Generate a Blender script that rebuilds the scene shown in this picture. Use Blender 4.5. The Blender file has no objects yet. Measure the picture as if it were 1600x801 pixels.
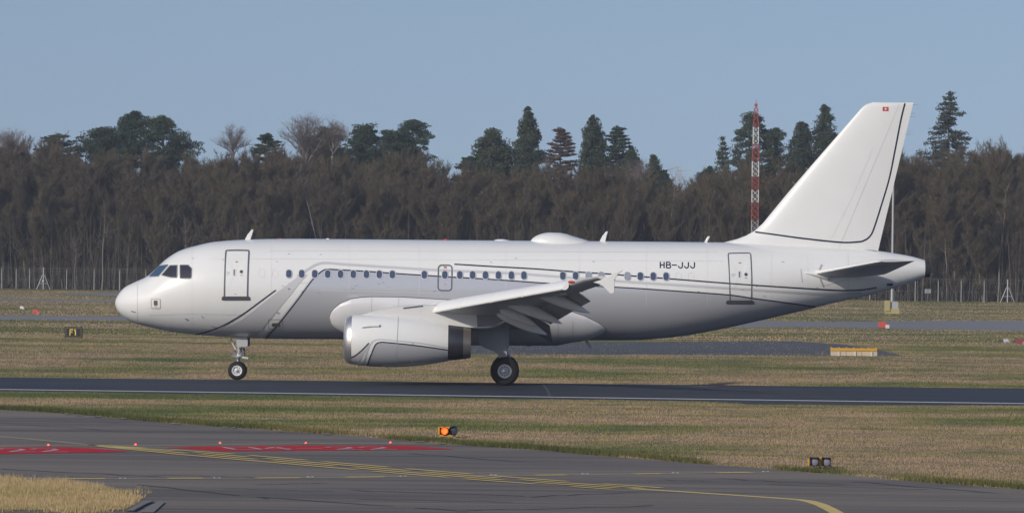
import bpy, bmesh, math, random
import numpy as np
from mathutils import Vector, Matrix
random.seed(7); RNG = np.random.default_rng(11)
SC = bpy.context.scene
COL = SC.collection

# ------------------------------------------------------------------ camera
F_PX = 7540.0            # focal length in pixels of a 1600 px wide picture
CAM_H = 5.4
ROLL = 0.011
PITCH = -0.00086
cam_d = bpy.data.cameras.new('camera'); cam = bpy.data.objects.new('camera', cam_d); COL.objects.link(cam)
cam_d.sensor_width = 36.0; cam_d.lens = 36.0 * F_PX / 1600.0
cam_d.clip_start = 1.0; cam_d.clip_end = 12000.0
fwd = Vector((0, 1, PITCH)).normalized()
right = Vector((1, 0, ROLL)).normalized()
up = right.cross(fwd).normalized(); right = fwd.cross(up)
M3 = Matrix((right, up, -fwd)).transposed()
cam.matrix_world = Matrix.Translation((0, 0, CAM_H)) @ M3.to_4x4()
SC.camera = cam

# ------------------------------------------------------------------ sky, sun, exposure
SUN_EL = math.radians(25.0)
SUN_AZ = (-0.661, -0.750)            # horizontal direction towards the sun
SC.world = bpy.data.worlds.new('World'); SC.world.use_nodes = True
wn = SC.world.node_tree; wn.nodes.clear()
sky = wn.nodes.new('ShaderNodeTexSky'); sky.sky_type = 'NISHITA'; sky.sun_disc = False
sky.sun_elevation = SUN_EL; sky.sun_rotation = math.atan2(SUN_AZ[0], SUN_AZ[1])
sky.altitude = 100; sky.air_density = 1.3; sky.dust_density = 0.8; sky.ozone_density = 2.0
bg = wn.nodes.new('ShaderNodeBackground'); bg.inputs[1].default_value = 0.094
wo = wn.nodes.new('ShaderNodeOutputWorld')
tcw = wn.nodes.new('ShaderNodeTexCoord'); mpw = wn.nodes.new('ShaderNodeMapping'); mpw.inputs['Scale'].default_value = (1, 1, 0.75); mpw.inputs['Location'].default_value = (0, 0, 0.17)
nrw = wn.nodes.new('ShaderNodeVectorMath'); nrw.operation = 'NORMALIZE'
wn.links.new(tcw.outputs['Generated'], mpw.inputs[0]); wn.links.new(mpw.outputs[0], nrw.inputs[0]); wn.links.new(nrw.outputs[0], sky.inputs[0])
SKY_TINT = (0.985, 0.925, 1.02)
tnt = wn.nodes.new('ShaderNodeMix'); tnt.data_type = 'RGBA'; tnt.blend_type = 'MULTIPLY'; tnt.inputs[0].default_value = 1.0; tnt.inputs[7].default_value = (*SKY_TINT, 1)
wn.links.new(sky.outputs[0], tnt.inputs[6]); wn.links.new(tnt.outputs[2], bg.inputs[0]); wn.links.new(bg.outputs[0], wo.inputs[0])
sd = bpy.data.lights.new('sun', 'SUN'); sd.energy = 2.8; sd.angle = math.radians(0.6); sd.color = (1.0, 0.915, 0.79)
sun = bpy.data.objects.new('sun', sd); COL.objects.link(sun)
sv = Vector((SUN_AZ[0] * math.cos(SUN_EL), SUN_AZ[1] * math.cos(SUN_EL), math.sin(SUN_EL)))
sun.rotation_euler = sv.to_track_quat('Z', 'Y').to_euler(); sun.location = (-60, -20, 80)
SC.view_settings.view_transform = 'Standard'; SC.view_settings.look = 'None'
SC.view_settings.exposure = 0.0; SC.view_settings.gamma = 1.0; SC.view_settings.use_curve_mapping = False
SC.cycles.max_bounces = 6; SC.cycles.diffuse_bounces = 3; SC.cycles.volume_bounces = 0
SC.cycles.use_denoising = True

# ------------------------------------------------------------------ survey helpers (photo measurements -> metres)
def ray(px, py):
    u = (px - 800) / F_PX; v = (400.5 - py) / F_PX
    return u - ROLL * v, v + ROLL * u + PITCH
def P(px, py, d):
    u, v = ray(px, py); return Vector((u * d, d, CAM_H + v * d))
def G(px, py, h=0.0):
    u, v = ray(px, py); d = (CAM_H - h) / -v; return (u * d, d)
def gz(y):                                   # ground height: tarmac falls away past its crown, then the verge rises
    y = np.asarray(y, float)
    return np.interp(y, [0, 198, 206.2, 214, 221.5, 256, 9000], [0, 0, -0.178, -0.42, -0.62, 0, 0])

# ------------------------------------------------------------------ materials
MATS = {}
def mat(name, col, rough=0.5, metal=0.0, spec=0.5, coat=0.0, emit=None, es=0.0, noise=0.0, nscale=8.0, bump=0.0, col2=None):
    if name in MATS: return MATS[name]
    m = bpy.data.materials.new(name); m.use_nodes = True; nt = m.node_tree; b = nt.nodes['Principled BSDF']
    b.inputs['Base Color'].default_value = (*col, 1); b.inputs['Roughness'].default_value = rough
    b.inputs['Metallic'].default_value = metal; b.inputs['Specular IOR Level'].default_value = spec
    b.inputs['Coat Weight'].default_value = coat; b.inputs['Coat Roughness'].default_value = 0.08
    if emit: b.inputs['Emission Color'].default_value = (*emit, 1); b.inputs['Emission Strength'].default_value = es
    if noise or bump:
        tc = nt.nodes.new('ShaderNodeTexCoord'); n = nt.nodes.new('ShaderNodeTexNoise')
        n.inputs['Scale'].default_value = nscale; n.inputs['Detail'].default_value = 5
        nt.links.new(tc.outputs['Object'], n.inputs['Vector'])
        if noise:
            mx = nt.nodes.new('ShaderNodeMix'); mx.data_type = 'RGBA'
            c2 = col2 or tuple(c * (1 - noise) for c in col)
            mx.inputs[6].default_value = (*col, 1); mx.inputs[7].default_value = (*c2, 1)
            nt.links.new(n.outputs[0], mx.inputs[0]); nt.links.new(mx.outputs[2], b.inputs['Base Color'])
        if bump:
            bp = nt.nodes.new('ShaderNodeBump'); bp.inputs['Strength'].default_value = bump; bp.inputs['Distance'].default_value = 0.01
            nt.links.new(n.outputs[0], bp.inputs['Height']); nt.links.new(bp.outputs[0], b.inputs['Normal'])
    MATS[name] = m; return m
def N(nt, t, **kw):
    n = nt.nodes.new(t)
    for k, v in kw.items(): setattr(n, k, v)
    return n
def ramp(nt, fac, stops):
    r = nt.nodes.new('ShaderNodeValToRGB'); e = r.color_ramp.elements
    e[0].position, e[0].color = stops[0][0], (*stops[0][1], 1); e[1].position, e[1].color = stops[-1][0], (*stops[-1][1], 1)
    for p, c in stops[1:-1]:
        x = e.new(p); x.color = (*c, 1)
    nt.links.new(fac, r.inputs[0]); return r.outputs[0]
def pos_noise(nt, scale_xyz, scale, detail=4, rough=0.55, offset=(0, 0, 0)):
    g = nt.nodes.new('ShaderNodeNewGeometry'); mp = nt.nodes.new('ShaderNodeMapping')
    mp.inputs['Scale'].default_value = scale_xyz; mp.inputs['Location'].default_value = offset
    n = nt.nodes.new('ShaderNodeTexNoise'); n.inputs['Scale'].default_value = scale
    n.inputs['Detail'].default_value = detail; n.inputs['Roughness'].default_value = rough
    nt.links.new(g.outputs['Position'], mp.inputs['Vector']); nt.links.new(mp.outputs[0], n.inputs['Vector'])
    return n.outputs[0]
def mixc(nt, f, a, b, mode='MIX'):
    m = nt.nodes.new('ShaderNodeMix'); m.data_type = 'RGBA'; m.blend_type = mode
    for i, v in ((0, f), (6, a), (7, b)):
        if isinstance(v, (int, float)): m.inputs[i].default_value = v
        elif isinstance(v, tuple): m.inputs[i].default_value = (*v, 1)
        else: nt.links.new(v, m.inputs[i])
    return m.outputs[2]
def grass_mat(name, blades, dry=False):
    m = bpy.data.materials.new(name); m.use_nodes = True; nt = m.node_tree; b = nt.nodes['Principled BSDF']
    b.inputs['Roughness'].default_value = 0.8; b.inputs['Specular IOR Level'].default_value = 0.15
    big = pos_noise(nt, (0.45, 1.0, 1.0), 0.11, 6, 0.68)
    c = ramp(nt, big, [(0.37, (0.115, 0.145, 0.048)), (0.445, (0.21, 0.205, 0.085)), (0.51, (0.34, 0.270, 0.150)), (0.58, (0.42, 0.300, 0.205)), (0.67, (0.33, 0.275, 0.145))] if not dry else [(0.4, (.075, .085, .03)), (.55, (.12, .12, .045)), (.7, (.20, .16, .07))] if dry == 2 else [(0.3, (.36, .30, .13)), (.5, (.50, .38, .21)), (.7, (.44, .31, .18))])
    mid = pos_noise(nt, (0.5, 1.0, 1.0), 1.1, 4, 0.65, (31, 7, 0))
    c = mixc(nt, ramp(nt, mid, [(0.50, (0, 0, 0)), (0.68, (0.8, 0.8, 0.8) if not dry else (.35, .35, .35))]), c, (0.13, 0.15, 0.045))
    if blades:
        g = nt.nodes.new('ShaderNodeNewGeometry')
        v = ramp(nt, g.outputs['Random Per Island'], [(0, (0.78, 0.78, 0.78)), (0.6, (1.0, 1.0, 1.0)), (1, (1.18, 1.14, 1.08))])
        c = mixc(nt, 1.0, c, v, 'MULTIPLY')
    else:
        f = pos_noise(nt, (1, 1, 1), 9.0, 5, 0.7)
        c = mixc(nt, 1.0, c, ramp(nt, f, [(0.3, (0.55, 0.54, 0.52)), (0.7, (0.85, 0.84, 0.82))]), 'MULTIPLY')
    nt.links.new(c, b.inputs['Base Color']); return m
GRASS_BASE = grass_mat('grass soil', False); GRASS_BLADE = grass_mat('grass blades', True); GRASS_DRY = grass_mat('dry grass blades', True, True); GRASS_GREEN = grass_mat('green grass blades', True, 2)

def tarmac_mat(name, c_lo, c_hi, c_br, streak=(0.06, 1.2, 1.0)):
    m = bpy.data.materials.new(name); m.use_nodes = True; nt = m.node_tree; b = nt.nodes['Principled BSDF']
    b.inputs['Roughness'].default_value = 0.75; b.inputs['Specular IOR Level'].default_value = 0.3
    a = pos_noise(nt, streak, 0.9, 5, 0.6)
    c = ramp(nt, a, [(0.32, c_lo), (0.58, c_hi), (0.75, c_br)])
    w = pos_noise(nt, (0.25, 1, 1), 0.16, 4, 0.55, (9, 3, 0))
    c = mixc(nt, ramp(nt, w, [(0.40, (0, 0, 0)), (0.62, (0.85, 0.85, 0.85))]), c, c_br)
    st = pos_noise(nt, (0.035, 1.6, 1.0), 1.3, 3, 0.5, (3, 1, 0))
    c = mixc(nt, ramp(nt, st, [(0.56, (0, 0, 0)), (0.66, (0.55, 0.55, 0.55))]), c, tuple(v * .6 for v in c_lo))
    f = pos_noise(nt, (1, 1, 1), 14.0, 6, 0.75)
    c = mixc(nt, 1.0, c, ramp(nt, f, [(0.3, (0.72, 0.72, 0.72)), (0.7, (1.25, 1.25, 1.25))]), 'MULTIPLY')
    nt.links.new(c, b.inputs['Base Color']); return m
APRON = tarmac_mat('worn taxiway asphalt', (0.108, 0.094, 0.082), (0.178, 0.152, 0.127), (0.262, 0.215, 0.170), (0.05, 1.0, 1.0))
RUNWAY = tarmac_mat('dark runway asphalt', (0.020, 0.024, 0.034), (0.034, 0.040, 0.055), (0.046, 0.051, 0.066), (0.02, 2.2, 1.0))
FAR_TARMAC = tarmac_mat('far taxiway concrete', (0.20, 0.198, 0.198), (0.24, 0.235, 0.23), (0.28, 0.27, 0.262))
FAR_TARMAC_D = tarmac_mat('far taxiway asphalt', (0.072, 0.077, 0.092), (0.088, 0.094, 0.11), (0.11, 0.11, 0.12))

WHITE = mat('white aircraft paint', (0.825, 0.83, 0.815), 0.28, 0, 0.5, 0.5, noise=0.07, nscale=0.9)
GREYP = mat('silver grey aircraft paint', (0.56, 0.57, 0.60), 0.26, 0.30, 0.5, 0.5)
STRIPE_G = mat('pale grey stripe paint', (0.60, 0.60, 0.61), 0.3, 0.1, 0.5, 0.4)
NAVY = mat('navy stripe paint', (0.012, 0.016, 0.045), 0.3)
WINGG = mat('light grey wing paint', (0.58, 0.58, 0.59), 0.38)
WING_SHADE = mat('shade-darkened wing paint', (0.36, 0.365, 0.38), 0.45)  # light grey wing paint with underside shade put into its colour, for the flaps
SLATM = mat('slat paint', (0.84, 0.84, 0.83), 0.35)
SEAL = mat('grey door seal', (0.11, 0.12, 0.14), 0.6)
DARKP = mat('dark sill plate', (0.075, 0.08, 0.09), 0.5)
SEAM = mat('panel seam', (0.40, 0.41, 0.44), 0.6)
GLASS = mat('cabin window glass', (0.065, 0.09, 0.15), 0.12, 0.0, 0.9)
COCK = mat('cockpit side glass', (0.035, 0.035, 0.045), 0.06, 0.0, 0.9)
COCKF = mat('cockpit front glass', (0.06, 0.13, 0.22), 0.05, 0.3, 1.0)
FRAMEW = mat('window surround', (0.58, 0.60, 0.67), 0.35); BLIND = mat('drawn window blind', (0.30, 0.34, 0.40), 0.3)
CHROME = mat('polished intake lip', (0.72, 0.70, 0.68), 0.42, 0.9)
TITAN = mat('dark titanium', (0.085, 0.09, 0.108), 0.35, 0.7)
TITAN2 = mat('heat stained titanium', (0.34, 0.31, 0.28), 0.38, 0.75)
BLACK = mat('black rubber', (0.008, 0.008, 0.011), 0.75, noise=0.3, nscale=5)
STEEL = mat('landing gear steel', (0.55, 0.55, 0.56), 0.3, 0.6)
GEARW = mat('landing gear white paint', (0.62, 0.62, 0.62), 0.35)
GEARG = mat('gear door grey', (0.36, 0.37, 0.40), 0.45)
RED = mat('red paint', (0.55, 0.03, 0.03), 0.45)
REDL = mat('red beacon', (0.6, 0.04, 0.03), 0.3)
WHITEP = mat('road white paint', (0.72, 0.72, 0.70), 0.6, noise=0.25, nscale=3)
YELP = mat('yellow marking paint', (0.86, 0.64, 0.20), 0.65, noise=0.35, nscale=2.5)
YELF = mat('faded yellow marking paint', (0.38, 0.33, 0.20), 0.7, noise=0.35, nscale=2.0)
REDP = mat('red marking paint', (0.60, 0.022, 0.030), 0.8, spec=.2, noise=0.3, nscale=2.0)
SEALT = mat('bitumen crack sealer', (0.035, 0.034, 0.036), 0.6)
PINK = mat('worn white lettering', (0.62, 0.50, 0.50), 0.6, noise=0.4, nscale=6)
YEL = mat('yellow enamel', (0.70, 0.38, 0.03), 0.45, noise=0.2, nscale=9)
BLK = mat('black housing', (0.018, 0.018, 0.02), 0.5)
GALV = mat('galvanised steel', (0.50, 0.51, 0.52), 0.5, 0.2, noise=0.2, nscale=4)
CONC = mat('pale concrete', (0.24, 0.225, 0.21), 0.85, noise=0.3, nscale=3)
PALE = mat('pale broken concrete', (0.36, 0.34, 0.30), 0.85, noise=0.4, nscale=5)
MASTR = mat('mast red paint', (0.32, 0.075, 0.06), 0.5)
MASTW = mat('mast white paint', (0.72, 0.72, 0.72), 0.5)

# ------------------------------------------------------------------ mesh helpers
def empty(name, loc=(0, 0, 0), rz=0.0):
    o = bpy.data.objects.new(name, None); COL.objects.link(o); o.location = loc; o.rotation_euler = (0, 0, rz); return o
def tag(o, label=None, cat=None, group=None, kind=None):
    if label: o['label'] = label
    if cat: o['category'] = cat
    if group: o['group'] = group
    if kind: o['kind'] = kind
    return o
class MB:
    def __init__(s): s.v = []; s.f = []
    def add(s, vs, fs):
        b = len(s.v); s.v += [tuple(p) for p in vs]; s.f += [tuple(i + b for i in f) for f in fs]; return s
    def grid(s, rows, close_u=False, close_v=False, caps=False):
        nr, nc = len(rows), len(rows[0]); vs = [p for r in rows for p in r]; fs = []
        for i in range(nr if close_v else nr - 1):
            for j in range(nc if close_u else nc - 1):
                a = i * nc + j; b = i * nc + (j + 1) % nc; c = ((i + 1) % nr) * nc + (j + 1) % nc; d = ((i + 1) % nr) * nc + j
                fs.append((a, b, c, d))
        if caps: fs.append(tuple(range(nc))[::-1]); fs.append(tuple(range((nr - 1) * nc, nr * nc)))
        return s.add(vs, fs)
    def box(s, c, d, rz=0.0):
        hx, hy, hz = d[0] / 2, d[1] / 2, d[2] / 2; ca, sa = math.cos(rz), math.sin(rz)
        vs = []
        for z in (-hz, hz):
            for x, y in ((-hx, -hy), (hx, -hy), (hx, hy), (-hx, hy)):
                vs.append((c[0] + x * ca - y * sa, c[1] + x * sa + y * ca, c[2] + z))
        return s.add(vs, [(0, 3, 2, 1), (4, 5, 6, 7), (0, 1, 5, 4), (1, 2, 6, 5), (2, 3, 7, 6), (3, 0, 4, 7)])
    def tube(s, a, b, r0, r1=None, n=8, caps=True):
        a = Vector(a); b = Vector(b); r1 = r0 if r1 is None else r1
        z = (b - a).normalized(); x = z.orthogonal().normalized(); y = z.cross(x)
        rows = [[tuple(p + (x * math.cos(2 * math.pi * k / n) + y * math.sin(2 * math.pi * k / n)) * r) for k in range(n)] for p, r in ((a, r0), (b, r1))]
        return s.grid(rows, close_u=True, caps=caps)
    def lathe(s, prof, n=32, axis='y', c=(0, 0, 0), caps=False):
        rows = []
        for h, r in prof:
            row = []
            for k in range(n):
                a = 2 * math.pi * k / n; ca, sa = math.cos(a) * r, math.sin(a) * r
                p = {'y': (ca, h, sa), 'x': (h, ca, sa), 'z': (ca, sa, h)}[axis]
                row.append((p[0] + c[0], p[1] + c[1], p[2] + c[2]))
            rows.append(row)
        return s.grid(rows, close_u=True, caps=caps)
    def prism(s, poly, y0, y1):                       # poly in (x,z), extruded along y
        n = len(poly); vs = [(x, y0, z) for x, z in poly] + [(x, y1, z) for x, z in poly]
        return s.add(vs, [tuple(range(n)), tuple(range(2 * n - 1, n - 1, -1))] + [(i, i + n, (i + 1) % n + n, (i + 1) % n) for i in range(n)])
    def build(s, name, m, parent=None, smooth=35, flip=False, loc=None, mats=None):
        me = bpy.data.meshes.new(name); me.from_pydata(s.v, [], s.f)
        bm = bmesh.new(); bm.from_mesh(me)
        bmesh.ops.remove_doubles(bm, verts=bm.verts, dist=1e-5); bmesh.ops.recalc_face_normals(bm, faces=bm.faces)
        if flip: bmesh.ops.reverse_faces(bm, faces=bm.faces)
        bm.to_mesh(me); bm.free()
        if smooth:
            me.polygons.foreach_set('use_smooth', [True] * len(me.polygons)); me.set_sharp_from_angle(angle=math.radians(smooth))
        me.materials.append(m)
        o = bpy.data.objects.new(name, me); COL.objects.link(o)
        if parent: o.parent = parent
        if loc: o.location = loc
        return o
def bevel(o, w, seg=2):
    md = o.modifiers.new('b', 'BEVEL'); md.width = w; md.segments = seg; md.limit_method = 'ANGLE'; return o
def np_obj(name, V, Fa, m, parent=None, smooth=False):
    me = bpy.data.meshes.new(name); k = Fa.shape[1]
    me.vertices.add(len(V)); me.vertices.foreach_set('co', V.astype(np.float32).ravel())
    me.loops.add(Fa.size); me.loops.foreach_set('vertex_index', Fa.astype(np.int32).ravel())
    me.polygons.add(len(Fa)); me.polygons.foreach_set('loop_start', np.arange(0, Fa.size, k, dtype=np.int32))
    me.polygons.foreach_set('loop_total', np.full(len(Fa), k, np.int32))
    me.update(calc_edges=True); me.validate()
    if m: me.materials.append(m)
    o = bpy.data.objects.new(name, me); COL.objects.link(o)
    if parent: o.parent = parent
    return o
def pchip(xs, ys):
    xs = np.array(xs, float); ys = np.array(ys, float); h = np.diff(xs); dl = np.diff(ys) / h; n = len(xs); m = np.zeros(n)
    for i in range(1, n - 1):
        if dl[i - 1] * dl[i] > 0:
            w1, w2 = 2 * h[i] + h[i - 1], h[i] + 2 * h[i - 1]; m[i] = (w1 + w2) / (w1 / dl[i - 1] + w2 / dl[i])
    m[0], m[-1] = dl[0], dl[-1]
    def f(x):
        x = min(max(x, xs[0]), xs[-1]); i = min(max(int(np.searchsorted(xs, x)) - 1, 0), n - 2); t = (x - xs[i]) / h[i]
        return float((2*t**3-3*t*t+1)*ys[i] + (t**3-2*t*t+t)*h[i]*m[i] + (-2*t**3+3*t*t)*ys[i+1] + (t**3-t*t)*h[i]*m[i+1])
    return f
def resample(pts, step, closed=False, smooth=False):
    pts = [Vector(p) for p in pts]
    if closed: pts = pts + [pts[0]]
    if smooth and len(pts) > 2:
        q = []
        for i in range(len(pts) - 1):
            p0 = pts[i - 1] if i else pts[0]; p1, p2 = pts[i], pts[i + 1]; p3 = pts[i + 2] if i + 2 < len(pts) else p2
            for k in range(8):
                t = k / 8; q.append(0.5 * ((2 * p1) + (p2 - p0) * t + (2 * p0 - 5 * p1 + 4 * p2 - p3) * t * t + (3 * p1 - p0 - 3 * p2 + p3) * t ** 3))
        q.append(pts[-1]); pts = q
    out = [pts[0]]
    for a, b in zip(pts, pts[1:]):
        n = max(1, int((b - a).length / step + 0.5))
        out += [a.lerp(b, k / n) for k in range(1, n + 1)]
    return out
def ribbon_edges(pts, w, closed=False):
    L, R = [], []; n = len(pts)
    for i, p in enumerate(pts):
        a = pts[i - 1] if i else (pts[-2] if closed else pts[0]); b = pts[i + 1] if i + 1 < n else (pts[1] if closed else pts[-1])
        t = (b - a); t = t.normalized() if t.length > 1e-9 else Vector((1, 0)); nn = Vector((-t.y, t.x)) * w / 2
        L.append(p + nn); R.append(p - nn)
    return L, R

# ================================================================== GROUND
def ground_sheet():
    ys = [-250, -60, 20, 60, 80] + list(np.arange(90, 197, 6)) + [198, 200, 202, 204, 206.2, 208, 210, 212, 214, 217, 220, 221.5, 224, 228, 232, 240, 248, 256, 260] + list(range(270, 640, 20)) + [700, 900, 1300, 2050]
    xs = [-1450, -500, -150, -80, -50, -30, -15, 0, 15, 30, 50, 80, 150, 500, 1450]
    rows = [[(x, y, float(gz(y))) for x in xs] for y in ys]
    o = MB().grid(rows).build('ground', GRASS_BASE, smooth=30); tag(o, kind='structure')
    if o.data.polygons[0].normal.z < 0: o.data.flip_normals()
ground_sheet()
def flat_poly(name, pts, m, lift, kind='structure', parent=None):
    """polygon given as far edge then near edge, both left to right: list of (far pts), (near pts) in world xy"""
    far, near = pts
    x0 = max(far[0][0], near[0][0]); x1 = min(far[-1][0], near[-1][0])
    fx, fy = zip(*far); nx, ny = zip(*near); mb = MB(); rows = []
    a0, a1 = far[0][0], far[-1][0]; b0, b1 = near[0][0], near[-1][0]
    K = 160
    for k in range(K + 1):
        t = k / K; xa = a0 + (a1 - a0) * t; xb = b0 + (b1 - b0) * t
        ya = np.interp(xa, fx, fy); yb = np.interp(xb, nx, ny)
        rows.append([(xa + (xb - xa) * s, ya + (yb - ya) * s, float(gz(ya + (yb - ya) * s)) + lift) for s in (RWS if name == 'runway' else np.linspace(0, 1, 9))])
    o = mb.grid(rows).build(name, m, parent, smooth=30)
    if o.data.polygons[0].normal.z < 0: o.data.flip_normals()
    if kind: tag(o, kind=kind)
    return o
# runway: near edge ragged, far edge beyond the crown
RW_NEAR_PX = [(-700, 601), (-200, 609), (0, 611), (140, 612), (260, 614.5), (400, 616), (560, 618.5), (680, 620.3), (800, 622.3), (900, 623.5), (1000, 625), (1100, 626.6), (1150, 627.6), (1166, 631), (1320, 632.4), (1450, 632.6), (1600, 633), (1900, 637.5), (2400, 645)]
rw_near = [G(*p) for p in RW_NEAR_PX]
RWS = np.linspace(0, 1, 61)
rw_far = [(-140, 221.2), (140, 221.2)]
rw_near[0] = (-140, rw_near[0][1]); rw_near[-1] = (140, rw_near[-1][1])
flat_poly('runway', (rw_far, rw_near), RUNWAY, 0.006)
# apron / taxiway in front
AP_PX = [(-500, 608), (-200, 629), (0, 639.7), (105, 646), (262, 660.7), (420, 671.5), (557, 681), (662, 690.5), (740, 696.5), (820, 701.3), (930, 711), (1092, 724), (1222, 734.5), (1320, 741.5), (1380, 748), (1600, 765), (1900, 790), (2300, 825)]
ap_far = [G(*p) for p in AP_PX]
def ap_edge(x): return float(np.interp(x, [p[0] for p in ap_far], [p[1] for p in ap_far]))
flat_poly('taxiway', (ap_far, [(-60, 10), (45, 10)]), APRON, 0.006)
# far taxiways
flat_poly('far_taxiway', ([G(-300, 489), G(0, 492.5), G(250, 495), G(700, 497.5), G(1150, 500.5), G(1290, 502.5), G(1450, 501), G(1600, 501), G(1900, 503)],
                          [G(-300, 495.5), G(0, 499), G(250, 501.5), G(700, 508), G(1150, 512), G(1290, 511), G(1450, 515.5), G(1600, 517.5), G(1900, 521)]), FAR_TARMAC, 0.01)
flat_poly('far_taxiway_strip', ([G(-300, 463), G(0, 466.5), G(180, 469), G(500, 472)], [G(-300, 467), G(0, 469.6), G(180, 472), G(500, 476)]), FAR_TARMAC, 0.01)
flat_poly('perimeter_road', ([G(95, 457.2), G(160, 457.2), G(230, 457.6), G(600, 461)], [G(95, 457.8), G(160, 461), G(230, 466.5), G(600, 471)]), FAR_TARMAC, 0.014)
flat_poly('far_apron', ([G(560, 549), G(640, 540), G(800, 535), G(1240, 533), G(1320, 538), G(1380, 547), G(1410, 555.2)],
                        [G(560, 551), G(640, 553), G(800, 553.5), G(1180, 555), G(1300, 556), G(1380, 556.3), G(1410, 556.5)]), FAR_TARMAC_D, 0.008)

def gribbon(name, pts, w, m, lift=0.012, dash=None, parent=None, smooth=False, label=None):
    """painted line on the ground; pts world xy"""
    pts = resample([Vector(p) for p in pts], 0.5, smooth=smooth)
    L, R = ribbon_edges(pts, w); mb = MB(); acc = 0.0
    segs = []; cur = []
    for i in range(len(pts)):
        if i: acc += (pts[i] - pts[i - 1]).length
        on = True if dash is None else ((acc + dash[2]) % (dash[0] + dash[1])) < dash[0]
        if on: cur.append(i)
        else:
            if len(cur) > 1: segs.append(cur)
            cur = []
    if len(cur) > 1: segs.append(cur)
    for sg in segs:
        mb.grid([[(L[i].x, L[i].y, float(gz(L[i].y)) + lift), (R[i].x, R[i].y, float(gz(R[i].y)) + lift)] for i in sg])
    o = mb.build(name, m, parent, smooth=0)
    if len(o.data.polygons) and o.data.polygons[0].normal.z < 0: o.data.flip_normals()
    if not parent: tag(o, label, kind='structure')
    return o
gribbon('runway_edge_line', [G(*p) for p in [(-300, 604), (0, 608.2), (400, 613.6), (800, 619.3), (1000, 622.2), (1400, 627.6), (1600, 630.3), (1900, 634.5)]], 0.85, WHITEP)
gribbon('runway_repair_mark', [G(*p) for p in [(848, 600.5), (853, 606), (856, 611), (859, 619)]], 0.10, mat('pale scuff', (0.085, 0.09, 0.10), 0.8), 0.016)
Y = [G(*p) for p in [(-60, 677), (0, 681.7), (70, 688), (135, 694.2)]]
gribbon('yellow_lead_line', Y, 0.36, YELF)
gribbon('stop_line', [G(*p) for p in [(-80, 698), (0, 697), (157, 696), (252, 695.6), (420, 693.5), (544, 692.6), (690, 692.6)]], 0.42, YELF)
# intermediate yellow line with lights
gribbon('faded_centre_line', [G(*p) for p in [(42, 747.6), (157, 747.8), (420, 747), (602, 745), (649, 744), (820, 742.9), (1027, 740), (1206, 737.2), (1252, 737)]], 0.32, YELF)
for a, b in (((100, 748), (165, 747.9)), ((262, 747.4), (318, 747.2)), ((400, 747), (470, 746.5)), ((540, 745.8), (602, 745)), ((838, 742.6), (885, 742)), ((990, 740.6), (1035, 740)), ((1120, 738.8), (1175, 737.9))):
    gribbon('yellow_dash', [G(*a), G(*b)], 0.36, YELP, 0.016)
# four-line holding pattern running diagonally
HP = [(140, 695.6), (262, 704.8), (452, 721.0), (675, 740.0), (800, 750.0), (995, 763.7)]
hp = resample([Vector(G(*p)) for p in HP], 0.5, smooth=True)
for k, off in enumerate((-0.75, -0.25, 0.25, 0.75)):
    pp = []
    for i, p in enumerate(hp):
        a = hp[max(0, i - 1)]; b = hp[min(len(hp) - 1, i + 1)]; t = (b - a).normalized(); fade = min(1, i / 12 + .1)
        pp.append(p + Vector((-t.y, t.x)) * off * fade)
    gribbon('holding_pattern_line', pp, 0.21, YELP, 0.02, dash=(3.6, 0.35, (0, 1.9, 3.1, .9)[k]))
gribbon('curved_lead_line', [G(*p) for p in [(985, 763), (1125, 772), (1206, 777.6), (1255, 781.5), (1278, 787), (1290, 792), (1307, 801), (1330, 816), (1350, 835)]], 0.30, YELP, smooth=True)
# red mandatory panels with lettering
def gpoly(name, px, m, lift):
    mb = MB(); v = [(*G(*p), lift) for p in px]; mb.add(v, [tuple(range(len(v)))]); o = mb.build(name, m, smooth=0)
    if o.data.polygons[0].normal.z < 0: o.data.flip_normals()
    return tag(o, kind='structure')
gpoly('red_painted_panel', [(-120, 700), (0, 699.2), (105, 698.6), (139, 700), (172, 702.6), (205, 705.6), (150, 706.8), (105, 707.6), (0, 709.2), (-120, 711)], REDP, 0.013)
gpoly('red_painted_panel', [(258, 699.2), (315, 697.6), (420, 696.4), (479, 695.9), (636, 696.2), (670, 698.4), (710, 701.6), (636, 702.8), (557, 703.4), (400, 704.6), (345, 704.9), (300, 702)], REDP, 0.013)
GLY = {'0': [[(0, 0), (1, .08), (1, 1), (0, .92), (0, 0)]], '4': [[(.75, 0), (.75, 1), (0, .35), (1, .35)]], '-': [[(0, .5), (1, .5)]], '2': [[(0, .8), (.3, 1), (.9, .9), (.9, .65), (0, 0), (1, 0)]]}
def ground_text(txt, px0, px1, ytop, ybot):
    w = (px1 - px0) / len(txt)
    for i, ch in enumerate(txt):
        for st in GLY[ch]:
            q = [G(px0 + w * (i + .08 + .78 * a) + 22 * (1 - b) - 11, ybot + (ytop - ybot) * b) for a, b in st]
            gribbon('painted_number', q, 0.16, PINK, 0.02)
ground_text('04-22', 354, 616, 698.6, 702.6)
ground_text('04-22', -155, 103, 701.2, 706.2)
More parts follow.
